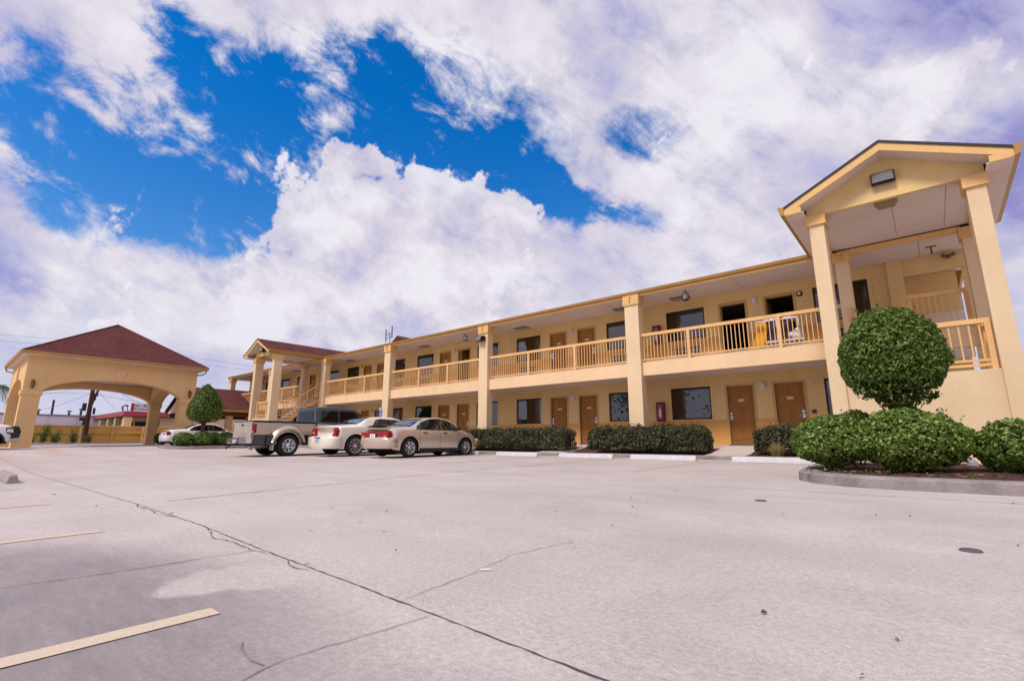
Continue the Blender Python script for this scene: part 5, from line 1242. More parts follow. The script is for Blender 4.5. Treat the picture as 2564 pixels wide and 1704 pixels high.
# palm
r_ = thing('palm_tree', 'drooping palm at the left edge of the photo beyond the canopy', 'palm tree', (-62, 2.75, gz(-60, 3)))
q = MB(); q.tube([(0, 0, 0), (.1, .15, 2.5), (.2, .35, 5.0)], [.28, .2, .16], 10); q.build('trunk', M['bark'], r_)
rng = np.random.default_rng(5)
for k in range(13):
    a = k*2*math.pi/13+.2; q = MB(); up_ = rng.uniform(.3, 1.1); P0 = Vector((.2, .35, 5.0)); sp = []
    for t in np.linspace(0, 1, 9): rr = 1.9*t; sp.append(P0+Vector((rr*math.cos(a), rr*math.sin(a), up_*t*1.3-2.6*t*t)))
    q.tube(sp, .02, 4)
    for i in range(1, 9):
        for j in range(3):
            p = sp[i-1].lerp(sp[i], j/3); d_ = (sp[i]-sp[i-1]).normalized(); sd = d_.cross(Vector((0, 0, 1))).normalized()
            for s_ in (-1, 1):
                l = .55*(1-abs(i/8-.5)); e_ = p+sd*s_*l*.8+d_*l*.5-Vector((0, 0, l*.7)); q.add([p-d_*.025, p+d_*.025, e_], [(0, 1, 2)])
    q.build('frond', M['palm'], r_, recalc=False)
# trees behind the viewer (they show only as reflections in the window panes)
def bigtree(x, y, h, w, label, seed):
    z0 = gz(x, y); r_ = thing('tree', label, 'tree', (x, y, z0), 0, 'trees across the lot'); rng = np.random.default_rng(seed); q = MB(); q.tube([(0, 0, 0), (.1, 0, h*.5)], [.3, .2], 8); cl = []
    for k in range(16): a = rng.uniform(0, 6.28); rr = rng.uniform(0, w/2); c = np.array([rr*math.cos(a), rr*math.sin(a), h*rng.uniform(.35, .92)]); cl.append(c); q.tube([(.05, 0, h*.35), tuple(c)], [.09, .02], 5)
    q.build('trunk', M['bark'], r_); P_ = np.vstack([c+rng.normal(0, w*.11, (150, 3)) for c in cl]); leaves('crown', P_, np.tile([0, 0, 1.], (len(P_), 1)), .20, M['leafT'], r_, .9, .6)
bigtree(-13, -15, 8, 7, 'broad tree across the lot mirrored in the nearest window', 1); bigtree(-24, -17, 9, 8, 'broad tree across the lot mirrored in the second bay windows', 2)

# ================================================================== vehicles (local y runs forward, origin on the ground below the middle)
def lerpt(tab, y):
    if y <= tab[0][0]: return tab[0][1]
    for (a, u), (b_, v) in zip(tab, tab[1:]):
        if y <= b_:
            t = (y-a)/(b_-a); t = t*t*(3-2*t)*.35+t*.65; return u+(v-u)*t
    return tab[-1][1]
class Shell:
    def __init__(s, top, belt, bot, wid, arches, tumble=.30, L=(0, 4.5), R_=.36, hf=.15):
        s.top, s.belt, s.bot, s.wid, s.arches, s.tumble, s.L, s.R_, s.hf = top, belt, bot, wid, arches, tumble, L, R_, hf
    def sect(s, y, n1=7, n2=5, n3=6):
        zb = lerpt(s.bot, y); raw = zb
        for (yc, zc, r) in s.arches:
            if abs(y-yc) < r: zb = max(zb, zc+math.sqrt(max(0, r*r-(y-yc)**2)))
        zs, zt, w = lerpt(s.belt, y), lerpt(s.top, y), lerpt(s.wid, y)
        zt = max(zt, zs+.015); out = []
        for i in range(n1):
            t = i/(n1-1); z = zb+(zs-zb)*t; out.append((s.lowx(y, z), z))
        xs_, h = out[-1][0], zt-zs; f = min(1, max(0, (h-.06)/.25)); zr = zs+h*(.45+.47*f); xr = xs_-.015-s.tumble*(zr-zs)-(1-f)*.10*xs_
        for i in range(1, n2+1): t = i/n2; out.append((xs_+(xr-xs_)*t, zs+(zr-zs)*(t**(.55+.45*f))))
        for i in range(1, n3+1): a = math.pi/2*i/n3; out.append((xr*math.cos(a)**.8 if i < n3 else 0, zr+(zt-zr)*math.sin(a)**.75))
        return out
    def lowx(s, y, z):
        w, zs, zb = lerpt(s.wid, y), lerpt(s.belt, y), lerpt(s.bot, y); t = min(1, max(0, (z-zb)/(zs-zb)))
        return w*(.955+.045*math.sin(min(1, t*1.5)*math.pi/2)-.035*max(0, t-.62)**1.5*4)
    def sidex(s, y, z):
        zs = lerpt(s.belt, y)
        if z <= zs: return s.lowx(y, z)
        p = s.sect(y); 
        for (x0, z0), (x1, z1) in zip(p, p[1:]):
            if z0 <= z <= z1 and z1 > z0: return x0+(x1-x0)*(z-z0)/(z1-z0)
        return p[-1][0]
    def topz(s, y, x):
        p = s.sect(y); x = abs(x)
        for (x0, z0), (x1, z1) in list(zip(p, p[1:]))[::-1]:
            if x1 <= x <= x0 and x0 > x1: return z1+(z0-z1)*(x-x1)/(x0-x1)
        return p[-1][1]
    def stations(s):
        st = set(np.round(np.linspace(s.L[0], s.L[1], 62), 3))
        for (yc, zc, r) in s.arches:
            for k in range(17): st.add(round(yc-r*math.cos(math.pi*k/16), 3))
            st.add(round(yc-r-.002, 3)); st.add(round(yc+r+.002, 3))
        return sorted(st)
    def body(s, name, m, parent, rear=None, front=None):
        q = MB(); st = s.stations(); S = [s.sect(y) for y in st]; n = len(S[0]); vs = []
        for y, p in zip(st, S):
            for (x, z) in p:
                yy = y
                if rear and y < s.L[0]+.5: yy = y+rear(z)*(1-(y-s.L[0])/.5)
                if front and y > s.L[1]-.6: yy = y-front(z)*(1-(s.L[1]-y)/.6)
                # rounded corners in plan
                for e_, sg in ((s.L[0], 1), (s.L[1], -1)):
                    d = abs(y-e_)
                    if d < .30: yy += sg*s.hf*(x/max(.1, lerpt(s.wid, y)))**4*(1-d/.30)
                vs.append((x, yy, z))
        m_ = len(vs); vs += [(-x, y, z) for (x, y, z) in vs]; fs = []
        for i in range(len(st)-1):
            for k in range(n-1):
                a = i*n+k; fs.append((a, a+n, a+n+1, a+1)); fs.append((m_+a, m_+a+1, m_+a+n+1, m_+a+n))
        for base in (0, (len(st)-1)*n):
            for k in range(n-1): fs.append((base+k, base+k+1, m_+base+k+1, m_+base+k))
        q.add(vs, fs, 0, True); o = q.build(name, m, parent); 
        b = bmesh.new(); b.from_mesh(o.data); bmesh.ops.remove_doubles(b, verts=b.verts, dist=.0008); bmesh.ops.recalc_face_normals(b, faces=b.faces)
        for e_ in b.edges:
            if len(e_.link_faces) == 2 and e_.calc_face_angle(0) > R(38): e_.smooth = False
        b.to_mesh(o.data); b.free(); return o
    def side_panel(s, pts, off=.008, th=.0):       # flat-ish polygon (y, z) laid on both sides -> vertices
        P_ = []
        for i in range(len(pts)):
            (y0, z0), (y1, z1) = pts[i], pts[(i+1) % len(pts)]
            for k in range(3): t = k/3; P_.append((y0+(y1-y0)*t, z0+(z1-z0)*t))
        return [(s.sidex(y, z)+off, y, z) for y, z in P_]
def fill(pts3, name, m, parent, flip=False):
    bm = bmesh.new(); vs = [bm.verts.new(p) for p in pts3]; f = bm.faces.new(vs); bmesh.ops.triangulate(bm, faces=[f]); me = bpy.data.meshes.new(name); bm.to_mesh(me); bm.free(); me.materials.append(m)
    o = bpy.data.objects.new(name, me); COL.objects.link(o); o.parent = parent; return o
def mirror(p): return [(-x, y, z) for x, y, z in p][::-1]
def wheel(parent, x, y, r, w, m_rim, spokes, side, dish=.0, style='spoke', rk=.66):
    r_ = bpy.data.objects.new('wheel', None); COL.objects.link(r_); r_.parent = parent; r_.location = (x, y, r); sg = side; r_.empty_display_size = .1
    q = MB(); rr = r*rk; q.lathe([(rr, -w/2), (r*.93, -w/2), (r*.985, -w*.36), (r, -w*.2), (r, w*.2), (r*.985, w*.36), (r*.93, w/2), (rr, w/2), (rr*.98, w*.3), (rr*.98, -w*.3), (rr, -w/2)], (0, 0, 0), 'x', 32); q.build('tyre', M['rubber'], r_)
    q = MB(); o_ = sg*w*.47; q.lathe([(rr, o_), (rr*.93, o_+sg*.004), (rr*.88, o_-sg*.03), (rr*.86, -o_*.4)], (0, 0, 0), 'x', 32)
    hub = o_-sg*(.02+dish)
    if style == 'spoke':
        for k in range(spokes):
            a = 2*math.pi*k/spokes; da = math.pi/spokes*.46; 
            def pt(rad, an, xx): return (xx, rad*math.cos(an), rad*math.sin(an))
            q.add([pt(.05*r/.33, a-da*1.3, hub), pt(.05*r/.33, a+da*1.3, hub), pt(rr*.9, a+da, o_-sg*.01), pt(rr*.9, a-da, o_-sg*.01), pt(.05*r/.33, a-da*1.3, hub-sg*.04), pt(.05*r/.33, a+da*1.3, hub-sg*.04), pt(rr*.9, a+da, o_-sg*.05), pt(rr*.9, a-da, o_-sg*.05)],
                  [(0, 1, 2, 3), (4, 7, 6, 5), (0, 4, 5, 1), (1, 5, 6, 2), (3, 2, 6, 7), (0, 3, 7, 4)])
        q.lathe([(0, hub+sg*.012), (.055*r/.33, hub+sg*.008), (.065*r/.33, hub-sg*.04)], (0, 0, 0), 'x', 18)
    else:
        q.lathe([(rr*.86, o_-sg*.10), (rr*.60, o_-sg*.13), (rr*.52, o_-sg*.06), (rr*.40, o_-sg*.02), (rr*.36, o_+sg*.01), (0, o_+sg*.012)], (0, 0, 0), 'x', 24)
    q.build('rim', m_rim, r_)
    q = MB(); q.lathe([(rr*.85, o_-sg*.09), (0, o_-sg*.09)], (0, 0, 0), 'x', 20)
    if style != 'spoke':
        q = MB()
        for k in range(8): a = 2*math.pi*k/8; q.lathe([(0, o_-sg*.085), (.032, o_-sg*.085)], (0, rr*.70*math.cos(a), rr*.70*math.sin(a)), 'x', 8)
    q.build('wheel_disc', M['liner'], r_); return r_
def seam_strip(sh, pts, parent, w=.010, name='panel_gap', m=None):
    for sg in (1, -1):
        vs = []; P_ = []
        for (y0, z0), (y1, z1) in zip(pts, pts[1:]):
            for k in range(6): t = k/6; P_.append((y0+(y1-y0)*t, z0+(z1-z0)*t))
        P_.append(pts[-1])
        for i, (y, z) in enumerate(P_):
            a, c = P_[max(0, i-1)], P_[min(len(P_)-1, i+1)]; d = Vector((c[0]-a[0], c[1]-a[1])).normalized(); nn = Vector((-d.y, d.x))*w/2
            for k in (1, -1): Y, Z = y+nn.x*k, z+nn.y*k; vs.append((sg*(sh.sidex(Y, Z)+.004), Y, Z))
        q = MB(); q.add(vs, [(2*i, 2*i+1, 2*i+3, 2*i+2) for i in range(len(P_)-1)]); q.build(name, m or M['liner'], parent, recalc=False)
def topglass(sh, y0, y1, w0, w1, name, m, parent, off=.008, n=8):
    q = MB(); vs = []
    for j in range(n+1):
        v = j/n; y = y0+(y1-y0)*v; w = w0+(w1-w0)*v
        for i in range(13): x = w*(-1+2*i/12); vs.append((x, y, sh.topz(y, x)+off))
    q.add(vs, [(j*13+i, j*13+i+1, (j+1)*13+i+1, (j+1)*13+i) for j in range(n) for i in range(12)], 0, True); return q.build(name, m, parent)
def under(parent, w, y0, y1, z0, z1):
    q = MB(); q.box(-w, w, y0, y1, z0, z1); q.build('underbody', M['liner'], parent)
def inside_dark(parent, sh, y0, y1, zf):
    pass

# ---- champagne sedan -------------------------------------------------------
def sedan(loc, label, paint, grp, plain=False):
    v = thing('parked_car', label, 'car', loc, 0, grp); GL = M['tintglass'] if plain else M['carglass']
    L_ = 4.55; yr, yf_ = .95, 3.66; R_ = .33
    sh = Shell(top=[(0, .96), (.10, 1.01), (.75, 1.06), (1.05, 1.10), (1.65, 1.36), (1.95, 1.425), (2.45, 1.45), (2.85, 1.40), (3.20, 1.22), (3.55, 1.02), (3.7, .965), (4.2, .84), (4.55, .64)],
               belt=[(0, .88), (.4, .93), (1.6, .95), (3.3, .93), (3.8, .86), (4.3, .74), (4.55, .58)], bot=[(0, .34), (.35, .26), (.7, .22), (3.9, .22), (4.2, .24), (4.55, .30)],
               wid=[(0, .80), (.35, .86), (1, .875), (3.4, .875), (4.1, .84), (4.55, .74)], arches=[(yr, R_, .40), (yf_, R_, .40)], tumble=.34, L=(0, L_), R_=R_)
    def rear(z): return (.10 if z > .66 else 0) - (.05 if .42 < z < .66 else 0)
    sh.body('body', paint, v, rear=rear, front=lambda z: .10 if z > .62 else 0)
    under(v, .68, .5, 4.2, .16, .80)
    # glazing
    def pane(pts, name='side_window', m=GL):
        p = sh.side_panel(pts); fill(p, name, m, v); fill(mirror(p), name, m, v)
    def black(pts, name='window_surround'):
        p = sh.side_panel(pts, .004); fill(p, name, M['plastic'], v); fill(mirror(p), name, M['plastic'], v)
    black([(1.22, .965), (3.42, .945), (3.10, 1.20), (2.72, 1.345), (2.35, 1.385), (1.90, 1.36), (1.50, 1.24), (1.27, 1.08)])
    pane([(1.27, .99), (1.50, .985), (1.56, 1.24), (1.38, 1.14), (1.30, 1.06)]); pane([(1.56, .985), (2.28, .975), (2.22, 1.355), (1.92, 1.335), (1.62, 1.26)]); pane([(2.38, .975), (3.30, .96), (3.04, 1.19), (2.70, 1.32), (2.36, 1.355)])
    topglass(sh, .98, 1.72, .72, .58, 'rear_window', GL, v); topglass(sh, 2.98, 3.58, .52, .64, 'windscreen', GL, v)
    # cabin
    q = MB(); q.box(-.6, .6, 1.3, 3.2, .6, .93); q.box(-.58, .58, 1.25, 1.5, .9, 1.0); q.build('cabin', M['plastic'], v)
    q = MB()
    for x in (-.36, .36):
        for y in (1.75, 2.55): q.box(x-.22, x+.22, y, y+.14, .8, 1.12); q.box(x-.11, x+.11, y+.01, y+.11, 1.14, 1.26)
    q.build('seats', mat('seat_cloth', (.07, .06, .06), .9), v, bevel=.03)
    seam_strip(sh, [(1.38, .94), (1.36, .60), (1.42, .45)], v); seam_strip(sh, [(2.32, .95), (2.34, .5), (2.34, .30)], v); seam_strip(sh, [(3.30, .92), (3.28, .5), (3.24, .30)], v)
    seam_strip(sh, [(.35, .955-.02), (1.2, .955-.015), (3.35, .925), (4.1, .76)], v, .006, 'shoulder_crease', paint)
    p = [(0, 0)]
    q = MB()
    for sg in (1, -1):
        vs = []
        ys_ = np.linspace(1.38, 3.24, 12)
        for y in ys_:
            for z in (.20, .315): vs.append((sg*(sh.sidex(y, max(z, .23))+.008), y, z))
        q.add(vs, [(2*i, 2*i+1, 2*i+3, 2*i+2) for i in range(11)])
    q.build('sill_trim', M['plastic'], v, recalc=False)
    for sg in (1, -1):
        for y in (1.62, 2.58):
            q = MB(); X = sh.sidex(y, .86); q.box(sg*X-.012, sg*X+.012+.01*sg, y-.09, y+.09, .835, .875); q.build('door_handle', M['plastic'], v, bevel=.006)
        q = MB(); X = sh.sidex(3.12, .98); q.prism([(3.08, .96), (3.24, .96), (3.22, 1.10), (3.10, 1.10)], 'x', sg*X, sg*(X+.19)); q.build('wing_mirror', M['plastic'], v, bevel=.02)
    # rear end
    q = MB(); pl = [(-.86, .13), (-.74, .0), (-.40, -.055), (.40, -.055), (.74, .0), (.86, .13), (.875, .42), (-.875, .42)]
    for (z0, z1, k) in ((.33, .40, .96), (.40, .60, 1.0), (.60, .66, .985)):
        pass
    zz = [(.30, .90), (.36, .98), (.50, 1.0), (.62, 1.0), (.665, .97), (.68, .92)]; vs = []
    for (z, k) in zz: vs += [(x*k*1.0, y if y > .3 else y+(1-k)*.35, z) for x, y in pl]
    q.add(vs, [(j*8+i, j*8+(i+1) % 8, (j+1)*8+(i+1) % 8, (j+1)*8+i) for j in range(5) for i in range(8)]+[tuple(range(40, 48))], 0, True); q.build('rear_bumper', paint, v)
    q = MB(); q.prism([(-.74, .70), (.74, .70), (.76, .78), (.74, .86), (-.74, .86), (-.76, .78)], 'y', .052, .12); q.build('tail_light_strip' if not plain else 'boot_trim', M['redlens'] if not plain else paint, v, bevel=.01)
    for sg in (1, -1):
        q = MB(); q.add([(sg*.56, .05, .675), (sg*.80, .10, .675), (sg*.86, .30, .70), (sg*.80, .20, .87), (sg*.68, .10, .875), (sg*.56, .055, .87)], [(0, 1, 4, 5), (1, 2, 3, 4)]); 
        q = MB(); q.prism([(.56, .665), (.815, .665), (.80, .87), (.58, .87)], 'y', .035 if sg > 0 else .035, .20)
        if sg < 0: q.v = [(-x, y, z) for x, y, z in q.v]
        q.build('tail_light', M['redlens'], v, bevel=.012)
        q = MB(); q.box(sg*.585, sg*.72, .022, .05, .675, .745); q.build('indicator', M['amber'], v, bevel=.006)
    q = MB(); q.box(-.26, .14, .02, .06, .64, .80); q.build('plate_recess', M['plastic'], v, bevel=.02)
    q = MB(); q.box(-.215, .095, .008, .022, .665, .795); pl_ = q.build('license_plate', M['white'], v, bevel=.004)
    q = MB(); q.box(-.14, -.06, .004, .0085, .70, .76); q.box(-.03, .03, .004, .0085, .71, .755); q.build('plate_print', mat('plate_grey', (.35, .38, .40), .6), pl_)
    q = MB(); q.prism([(-.66, 1.03), (-.50, 1.075), (-.2, 1.09), (.2, 1.09), (.50, 1.075), (.66, 1.03), (.66, 1.045), (.50, 1.092), (.2, 1.108), (-.2, 1.108), (-.50, 1.092), (-.66, 1.045)], 'y', .15, .26)
    if not plain: q.build('spoiler', mat('bronze_spoiler', (.14, .075, .06), .35, coat=.5), v, bevel=.012)
    q = MB(); q.lathe([(.018, 0), (.03, 0), (.03, .14), (.02, .14)], (-.40, -.02, .27), 'y', 10); q.build('exhaust', M['steel'], v)
    for sg in (1, -1):
        q = MB(); q.box(sg*.52, sg*.78, 4.30, 4.44, .56, .66); q.build('headlight', M['whitelens'], v, bevel=.02)
        q = MB(); q.box(sg*.74, sg*.835, 4.18, 4.34, .45, .55); q.build('indicator', M['amber'], v, bevel=.015)
    for sg in (1, -1):
        for y in (yr, yf_): wheel(v, sg*.775, y, R_, .20, M['alloy'], 7, sg, .01)
    return v
sedan((-14.92, 10.02, gz(-14.9, 12.2)), 'champagne gold sedan with full-width red tail light strip and small boot spoiler', M['gold'], 'cars parked along the long building')
sedan((-37.0, 9.45, gz(-36.5, 11)), 'pearl white sedan with dark windows parked behind the shrubs of the far island', M['silverwhite'], None, True)

# ---- cream saloon with large square boot -----------------------------------
def saloon(loc, label, m, grp, glass=None):
    v = thing('parked_car', label, 'car', loc, 0, grp); glass = glass or M['carglass']
    L_ = 5.0; yr, yf_ = 1.02, 4.05; R_ = .375
    sh = Shell(top=[(0, 1.10), (.08, 1.14), (.75, 1.18), (1.15, 1.24), (1.75, 1.49), (2.2, 1.55), (2.8, 1.55), (3.15, 1.48), (3.75, 1.18), (4.0, 1.10), (4.7, 1.02), (5.0, .86)],
               belt=[(0, 1.04), (1, 1.09), (3.7, 1.05), (4.6, .98), (5.0, .82)], bot=[(0, .33), (.4, .26), (4.6, .26), (5.0, .30)],
               wid=[(0, .86), (.35, .93), (1, .945), (4, .945), (4.7, .91), (5.0, .82)], arches=[(yr, R_, .455), (yf_, R_, .45)], tumble=.36, L=(0, L_), R_=R_, hf=.24)
    sh.body('body', m, v, rear=lambda z: (.07+.10*max(0, z-.75)) if z > .70 else 0, front=lambda z: .05 if z > .5 else 0)
    under(v, .74, .6, 4.5, .19, .9)
    def pane(pts, name, mm, off=.008): p = sh.side_panel(pts, off); fill(p, name, mm, v); fill(mirror(p), name, mm, v)
    pane([(1.72, 1.105), (3.58, 1.08), (3.28, 1.31), (3.05, 1.43), (2.2, 1.455), (1.98, 1.42)], 'window_surround', M['plastic'], .004)
    pane([(1.82, 1.13), (2.52, 1.12), (2.52, 1.43), (2.2, 1.43), (2.03, 1.40)], 'side_window', glass); pane([(2.62, 1.12), (3.46, 1.105), (3.22, 1.30), (3.0, 1.405), (2.62, 1.43)], 'side_window', glass)
    topglass(sh, 1.04, 1.76, .74, .62, 'rear_window', glass, v); topglass(sh, 3.22, 3.78, .56, .68, 'windscreen', glass, v)
    q = MB(); q.box(-.65, .65, 1.4, 3.4, .7, 1.05); q.build('cabin', M['plastic'], v)
    q = MB()
    for x in (-.38, .38):
        for y in (1.95, 2.8): q.box(x-.24, x+.24, y, y+.15, .9, 1.20); q.box(x-.12, x+.12, y+.01, y+.12, 1.22, 1.35)
    q.build('seats', bpy.data.materials['seat_cloth'], v, bevel=.03)
    for pts in ([(1.72, 1.09), (1.66, .8), (1.5, .60), (1.5, .42)], [(2.57, 1.08), (2.57, .35)], [(3.58, 1.05), (3.56, .36)]): seam_strip(sh, pts, v)
    for sg in (1, -1):
        for y in (1.95, 2.85): q = MB(); X = sh.sidex(y, .95); q.box(sg*X-.01, sg*(X+.018), y-.1, y+.1, .93, .965); q.build('door_handle', m, v, bevel=.006)
        q = MB(); X = sh.sidex(3.4, 1.1); q.prism([(3.38, 1.06), (3.55, 1.06), (3.53, 1.2), (3.4, 1.2)], 'x', sg*X, sg*(X+.2)); q.build('wing_mirror', m, v, bevel=.02)
        q = MB(); q.prism([(sg*.66, .70), (sg*.895, .70), (sg*.905, .95), (sg*.84, 1.07), (sg*.77, 1.07), (sg*.71, .95)], 'y', .165, .40); q.build('tail_light', M['redlens'], v, bevel=.012)
        q = MB(); q.prism([(sg*.70, .84), (sg*.78, .84), (sg*.78, .90), (sg*.71, .90)], 'y', .155, .165); q.build('reversing_light', M['whitelens'], v)
        q = MB(); q.box(sg*.60, sg*.84, 4.82, 4.93, .66, .82); q.build('headlight', M['whitelens'], v, bevel=.02)
    pl = [(-.93, .15), (-.82, .0), (-.45, -.06), (.45, -.06), (.82, .0), (.93, .15), (.945, .46), (-.945, .46)]; vs = []; q = MB()
    for (z, k) in [(.27, .93), (.34, .985), (.50, 1.0), (.66, 1.0), (.715, .98), (.73, .94)]: vs += [(x*k, y if y > .3 else y+(1-k)*.5, z) for x, y in pl]
    q.add(vs, [(j*8+i, j*8+(i+1) % 8, (j+1)*8+(i+1) % 8, (j+1)*8+i) for j in range(5) for i in range(8)]+[tuple(range(40, 48))], 0, True); q.build('rear_bumper', m, v)
    q = MB(); q.box(-.20, .22, -.075, -.055, .66, .70); q.build('plate_hood', M['liner'], v, bevel=.006)
    q = MB(); q.box(-.15, .15, -.078, -.062, .50, .645); p_ = q.build('license_plate', mat('plate_blue_white', (.52, .52, .66), .5), v, bevel=.004)
    q = MB(); q.box(-.11, -.03, -.082, -.0785, .52, .56); q.box(.0, .11, -.082, -.0785, .57, .62); q.build('plate_print', mat('plate_ink', (.08, .09, .26), .5), p_)
    # winged badge and boot edge
    q = MB(); q.prism([(-.13, .985), (-.03, .972), (0, .955), (.03, .972), (.13, .985), (.05, .995), (0, 1.0), (-.05, .995)], 'y', .055, .075); q.build('winged_badge', M['chrome'], v)
    for sg in (1, -1):
        for y in (yr, yf_): wheel(v, sg*.845, y, R_, .225, M['alloy'], 10, sg, .0, 'spoke', .74)
    return v
saloon((-18.08, 9.72, gz(-18, 12)), 'cream saloon with upright red tail lights between the pickup and the champagne sedan', M['cream'], 'cars parked along the long building')

# ---- pickup ------------------------------------------------------------------
def pickup():
    v = thing('parked_pickup', 'two-tone tan and dark crew-cab pickup with twin rear wheels and chrome bumper', 'pickup truck', (-20.75, 7.95, gz(-20.6, 10)), 0, 'cars parked along the long building')
    yr, yf_ = 1.36, 5.55; R_ = .405; BZ = 1.32
    sh = Shell(top=[(0, BZ), (2.52, BZ), (6.5, 1.24)], belt=[(0, BZ-.04), (2.5, BZ-.04), (6.2, 1.20), (6.5, 1.1)], bot=[(0, .50), (1, .42), (6.5, .42)], wid=[(0, .98), (.5, 1.0), (6.0, 1.0), (6.5, .90)], arches=[(yr, R_+.02, .50), (yf_, R_, .50)], tumble=.2, L=(0, 6.45), R_=R_, hf=.03)
    sh.body('body', M['tan'], v); under(v, .62, .1, 6.2, .42, 1.1)
    # dark lower flank
    for sg in (1, -1):
        for (a, b_) in ((.02, yr-.60), (yr+.60, yf_-.52)):
            q = MB(); vs = []; ys_ = np.linspace(a, b_, 8)
            for y in ys_:
                for z in (.46, .82): vs.append((sg*(sh.sidex(y, z)+.010), y, z))
            q.add(vs, [(2*i, 2*i+1, 2*i+3, 2*i+2) for i in range(7)], 0, True)
            q.box(sg*.90, sg*1.0, a, b_, .44, .50); q.build('lower_flank', M['navy'], v)
        # flared rear arch of the twin wheels
        q = MB(); vs = []; n = 22
        for k in range(n+1):
            a = math.pi*(-.06+1.12*k/n); c, s_ = math.cos(a), math.sin(a)
            for (rr, xx, dz_) in ((.76, .995, .05), (.68, 1.15, .02), (.64, 1.18, 0), (.60, 1.12, -.0)): vs.append((sg*xx, yr-rr*c, max(.52, R_+rr*s_)+dz_*s_))
        q.add(vs, [(k*4+j, k*4+j+1, (k+1)*4+j+1, (k+1)*4+j) for k in range(n) for j in range(3)], 0, True); q.build('wheel_arch_flare', M['tan'], v)
        q = MB(); q.prism([(yr-.86, .82), (yr-.52, .82), (yr-.46, .44), (yr-.86, .44)], 'x', sg*1.005, sg*1.10); q.build('lower_flank', M['navy'], v, bevel=.01)
        q = MB(); q.box(sg*.80, sg*1.14, yr-.62, yr-.60, .22, .62); q.build('mud_flap', mat('pale_flap', (.40, .36, .33), .5), v)
        q = MB(); q.box(sg*.945, sg*1.0, -.015, .12, .88, BZ-.09); q.build('tail_light', M['redlens'], v, bevel=.02)
        q = MB(); q.box(sg*.935, sg*.995, -.022, -.014, .89, .955); q.build('reversing_light', M['whitelens'], v)
        q = MB(); q.box(sg*1.01, sg*1.02, yr-.72, yr-.64, .84, .88); q.build('side_marker', M['redlens'], v)
    # bed rail cap and tonneau
    q = MB(); q.box(-1.0, -.93, .02, 2.5, BZ+.002, BZ+.04); q.box(.93, 1.0, .02, 2.5, BZ+.002, BZ+.04); q.box(-.93, .93, .0, .06, BZ+.002, BZ+.04); q.build('bed_rail', M['navy'], v, bevel=.01)
    q = MB(); q.box(-.92, .92, .07, 2.5, BZ+.001, BZ+.012); q.build('bed_cover', M['plastic'], v)
    q = MB(); q.box(-.88, .88, -.022, .0, .66, BZ-.02); t = q.build('tailgate', mat('tailgate_paint', (.40, .32, .27), .42, .1, 4, coat=.4), v, bevel=.012)
    q = MB(); q.box(-.10, .10, -.034, -.02, BZ-.17, BZ-.09); q.build('handle', M['plastic'], t, bevel=.01)
    # cab
    ct = BZ-.02
    cab = Shell(top=[(2.54, 2.00), (2.75, 2.045), (3.6, 2.07), (4.3, 2.03), (4.62, 1.90), (5.25, 1.36)], belt=[(2.54, 1.30), (5.25, 1.26)], bot=[(2.54, 1.15), (5.25, 1.15)], wid=[(2.54, .965), (5.25, .95)], arches=[], tumble=.20, L=(2.54, 5.25), hf=.0)
    cab.body('cab', M['navy'], v)
    def pane(pts, name='side_window', m=M['tintglass']): p = cab.side_panel(pts); fill(p, name, m, v); fill(mirror(p), name, m, v)
    pane([(2.72, 1.38), (3.55, 1.38), (3.55, 1.88), (2.80, 1.86)]); pane([(3.66, 1.38), (4.78, 1.38), (4.45, 1.78), (4.3, 1.88), (3.66, 1.89)])
    q = MB(); q.add([(-.70, 2.535, 1.40), (.70, 2.535, 1.40), (.62, 2.525, 1.86), (-.62, 2.525, 1.86)], [(0, 1, 2, 3)]); q.build('rear_window', M['tintglass'], v)
    topglass(cab, 4.62, 5.15, .68, .74, 'windscreen', M['tintglass'], v)
    q = MB(); 
    for x in (-.18, 0, .18): q.box(x-.05, x+.05, 2.60, 2.70, 2.03, 2.065)
    q.build('cab_marker_lights', M['redlens'], v, bevel=.01)
    q = MB(); q.box(-1.0, 1.0, 2.505, 2.535, .50, BZ); q.build('bed_gap', M['liner'], v)
    for pts in ([(3.6, 1.26), (3.6, .60)], [(4.85, 1.22), (4.9, .60)]): seam_strip(sh, pts, v)
    # bumper, hitch
    q = MB(); pl = [(-1.02, -.02), (-.95, -.20), (-.42, -.26), (.42, -.26), (.95, -.20), (1.02, -.02)]; q.prism(pl, 'z', .48, .68); b_ = q.build('rear_bumper', M['chrome'], v, bevel=.02)
    q = MB(); q.box(-.40, .40, -.24, -.03, .684, .70); q.build('step_pad', M['plastic'], b_)
    q = MB(); q.box(-.18, .18, -.275, -.258, .50, .64); q.build('license_plate', mat('dull_plate', (.42, .42, .52), .5), v)
    q = MB(); q.box(-.05, .05, -.42, -.1, .40, .47); q.box(-.06, .06, -.50, -.40, .36, .44); q.tube([(0, -.5, .36), (.02, -.54, .27)], .03, 8); q.build('tow_hitch', M['plastic'], v)
    q = MB(); q.lathe([(.035, 0), (.05, 0), (.05, .35), (.035, .35)], (-.05, .1, .42), 'y', 12); q.lathe([(0, 0), (.13, 0), (.13, .55), (0, .55)], (.35, .3, .42), 'y', 12); q.build('exhaust', mat('tin', (.30, .29, .28), .5), v)
    for sg in (1, -1):
        wheel(v, sg*1.02, yr, R_, .22, M['chrome'], 8, sg, .0, 'dish'); wheel(v, sg*.76, yr, R_, .20, M['plastic'], 8, sg, .0, 'dish'); wheel(v, sg*.86, yf_, R_, .24, M['chrome'], 8, sg, .0, 'dish')
        q = MB(); X = .95; q.box(sg*X, sg*(X+.30), 4.55, 4.63, 1.38, 1.66); q.build('wing_mirror', M['plastic'], v, bevel=.02)
    return v
pickup()

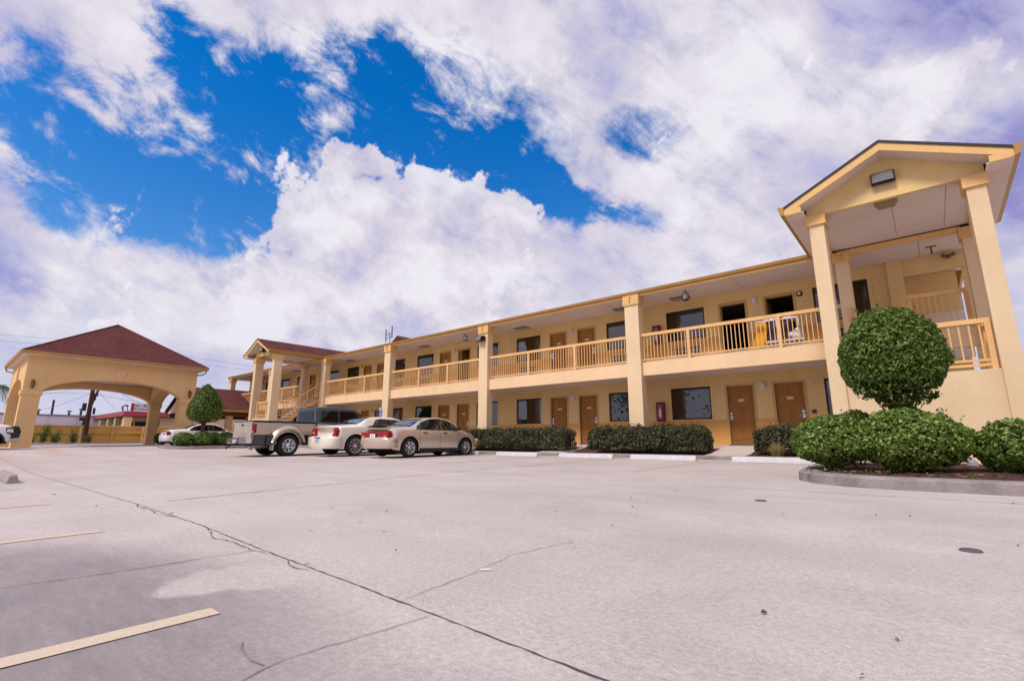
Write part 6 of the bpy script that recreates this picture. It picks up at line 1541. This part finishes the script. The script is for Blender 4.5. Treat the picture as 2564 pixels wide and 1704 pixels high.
# ---- silver van-like car cut by the left edge ---------------------------------
def suv():
    v = thing('parked_car', 'silver-white off-roader with a black grille cut by the left edge of the photo', 'car', (-36.75, -2.0, gz(-36, 0)), 0)
    yr, yf_ = .95, 3.62; R_ = .36
    sh = Shell(top=[(0, 1.68), (.2, 1.76), (2.6, 1.78), (3.0, 1.66), (3.35, 1.30), (3.7, 1.24), (4.2, 1.16), (4.48, 1.0)], belt=[(0, 1.10), (3.2, 1.12), (4.1, 1.06), (4.48, .88)], bot=[(0, .42), (4.48, .40)], wid=[(0, .84), (.4, .90), (4.0, .90), (4.48, .78)], arches=[(yr, R_, .45), (yf_, R_, .45)], tumble=.22, L=(0, 4.48))
    sh.body('body', M['silverwhite'], v); under(v, .7, .2, 4.2, .3, .95)
    def pane(pts, name='side_window', m=M['tintglass']): p = sh.side_panel(pts); fill(p, name, m, v); fill(mirror(p), name, m, v)
    pane([(.3, 1.18), (1.2, 1.18), (1.2, 1.60), (.4, 1.60)]); pane([(1.3, 1.18), (2.1, 1.18), (2.1, 1.62), (1.3, 1.61)]); pane([(2.2, 1.18), (3.1, 1.18), (2.85, 1.55), (2.2, 1.62)])
    topglass(sh, 2.95, 3.32, .62, .70, 'windscreen', M['tintglass'], v)
    q = MB(); q.prism([(-.60, .55), (.60, .55), (.62, 1.06), (-.62, 1.06)], 'y', 4.40, 4.56)
    q.build('grille', M['plastic'], v, bevel=.05)
    q = MB(); q.box(-.86, .86, 4.30, 4.60, .38, .60); q.build('front_bumper', mat('grey_bumper', (.42, .40, .42), .4), v, bevel=.06)
    for sg in (1, -1):
        q = MB(); q.prism([(3.98, .78), (4.42, .72), (4.40, 1.02), (4.10, 1.04)], 'x', sg*.66, sg*.875); q.build('headlight_housing', M['plastic'], v, bevel=.03)
        q = MB(); q.prism([(4.10, .82), (4.36, .80), (4.34, .96), (4.14, .98)], 'x', sg*.80, sg*.885); q.build('headlight', M['whitelens'], v, bevel=.02)
        q = MB(); q.prism([(4.30, .45), (4.58, .55), (4.62, .85), (4.52, 1.10), (4.30, 1.12)], 'x', sg*.50, sg*.86); q.build('bull_bar_pad', M['plastic'], v, bevel=.06)
        for y in (yr, yf_): wheel(v, sg*.79, y, R_, .22, M['alloy'], 6, sg)
        q = MB(); vs = []
        for k in range(13): a = math.pi*k/12; vs += [(sg*.905, yf_-.52*math.cos(a), R_+.52*math.sin(a)), (sg*.915, yf_-.44*math.cos(a), R_+.44*math.sin(a))]
        q.add(vs, [(2*i, 2*i+1, 2*i+3, 2*i+2) for i in range(12)]); q.build('arch_trim', M['plastic'], v, recalc=False)
    v.scale = (1.08, 1.08, 1.10); return v
suv()
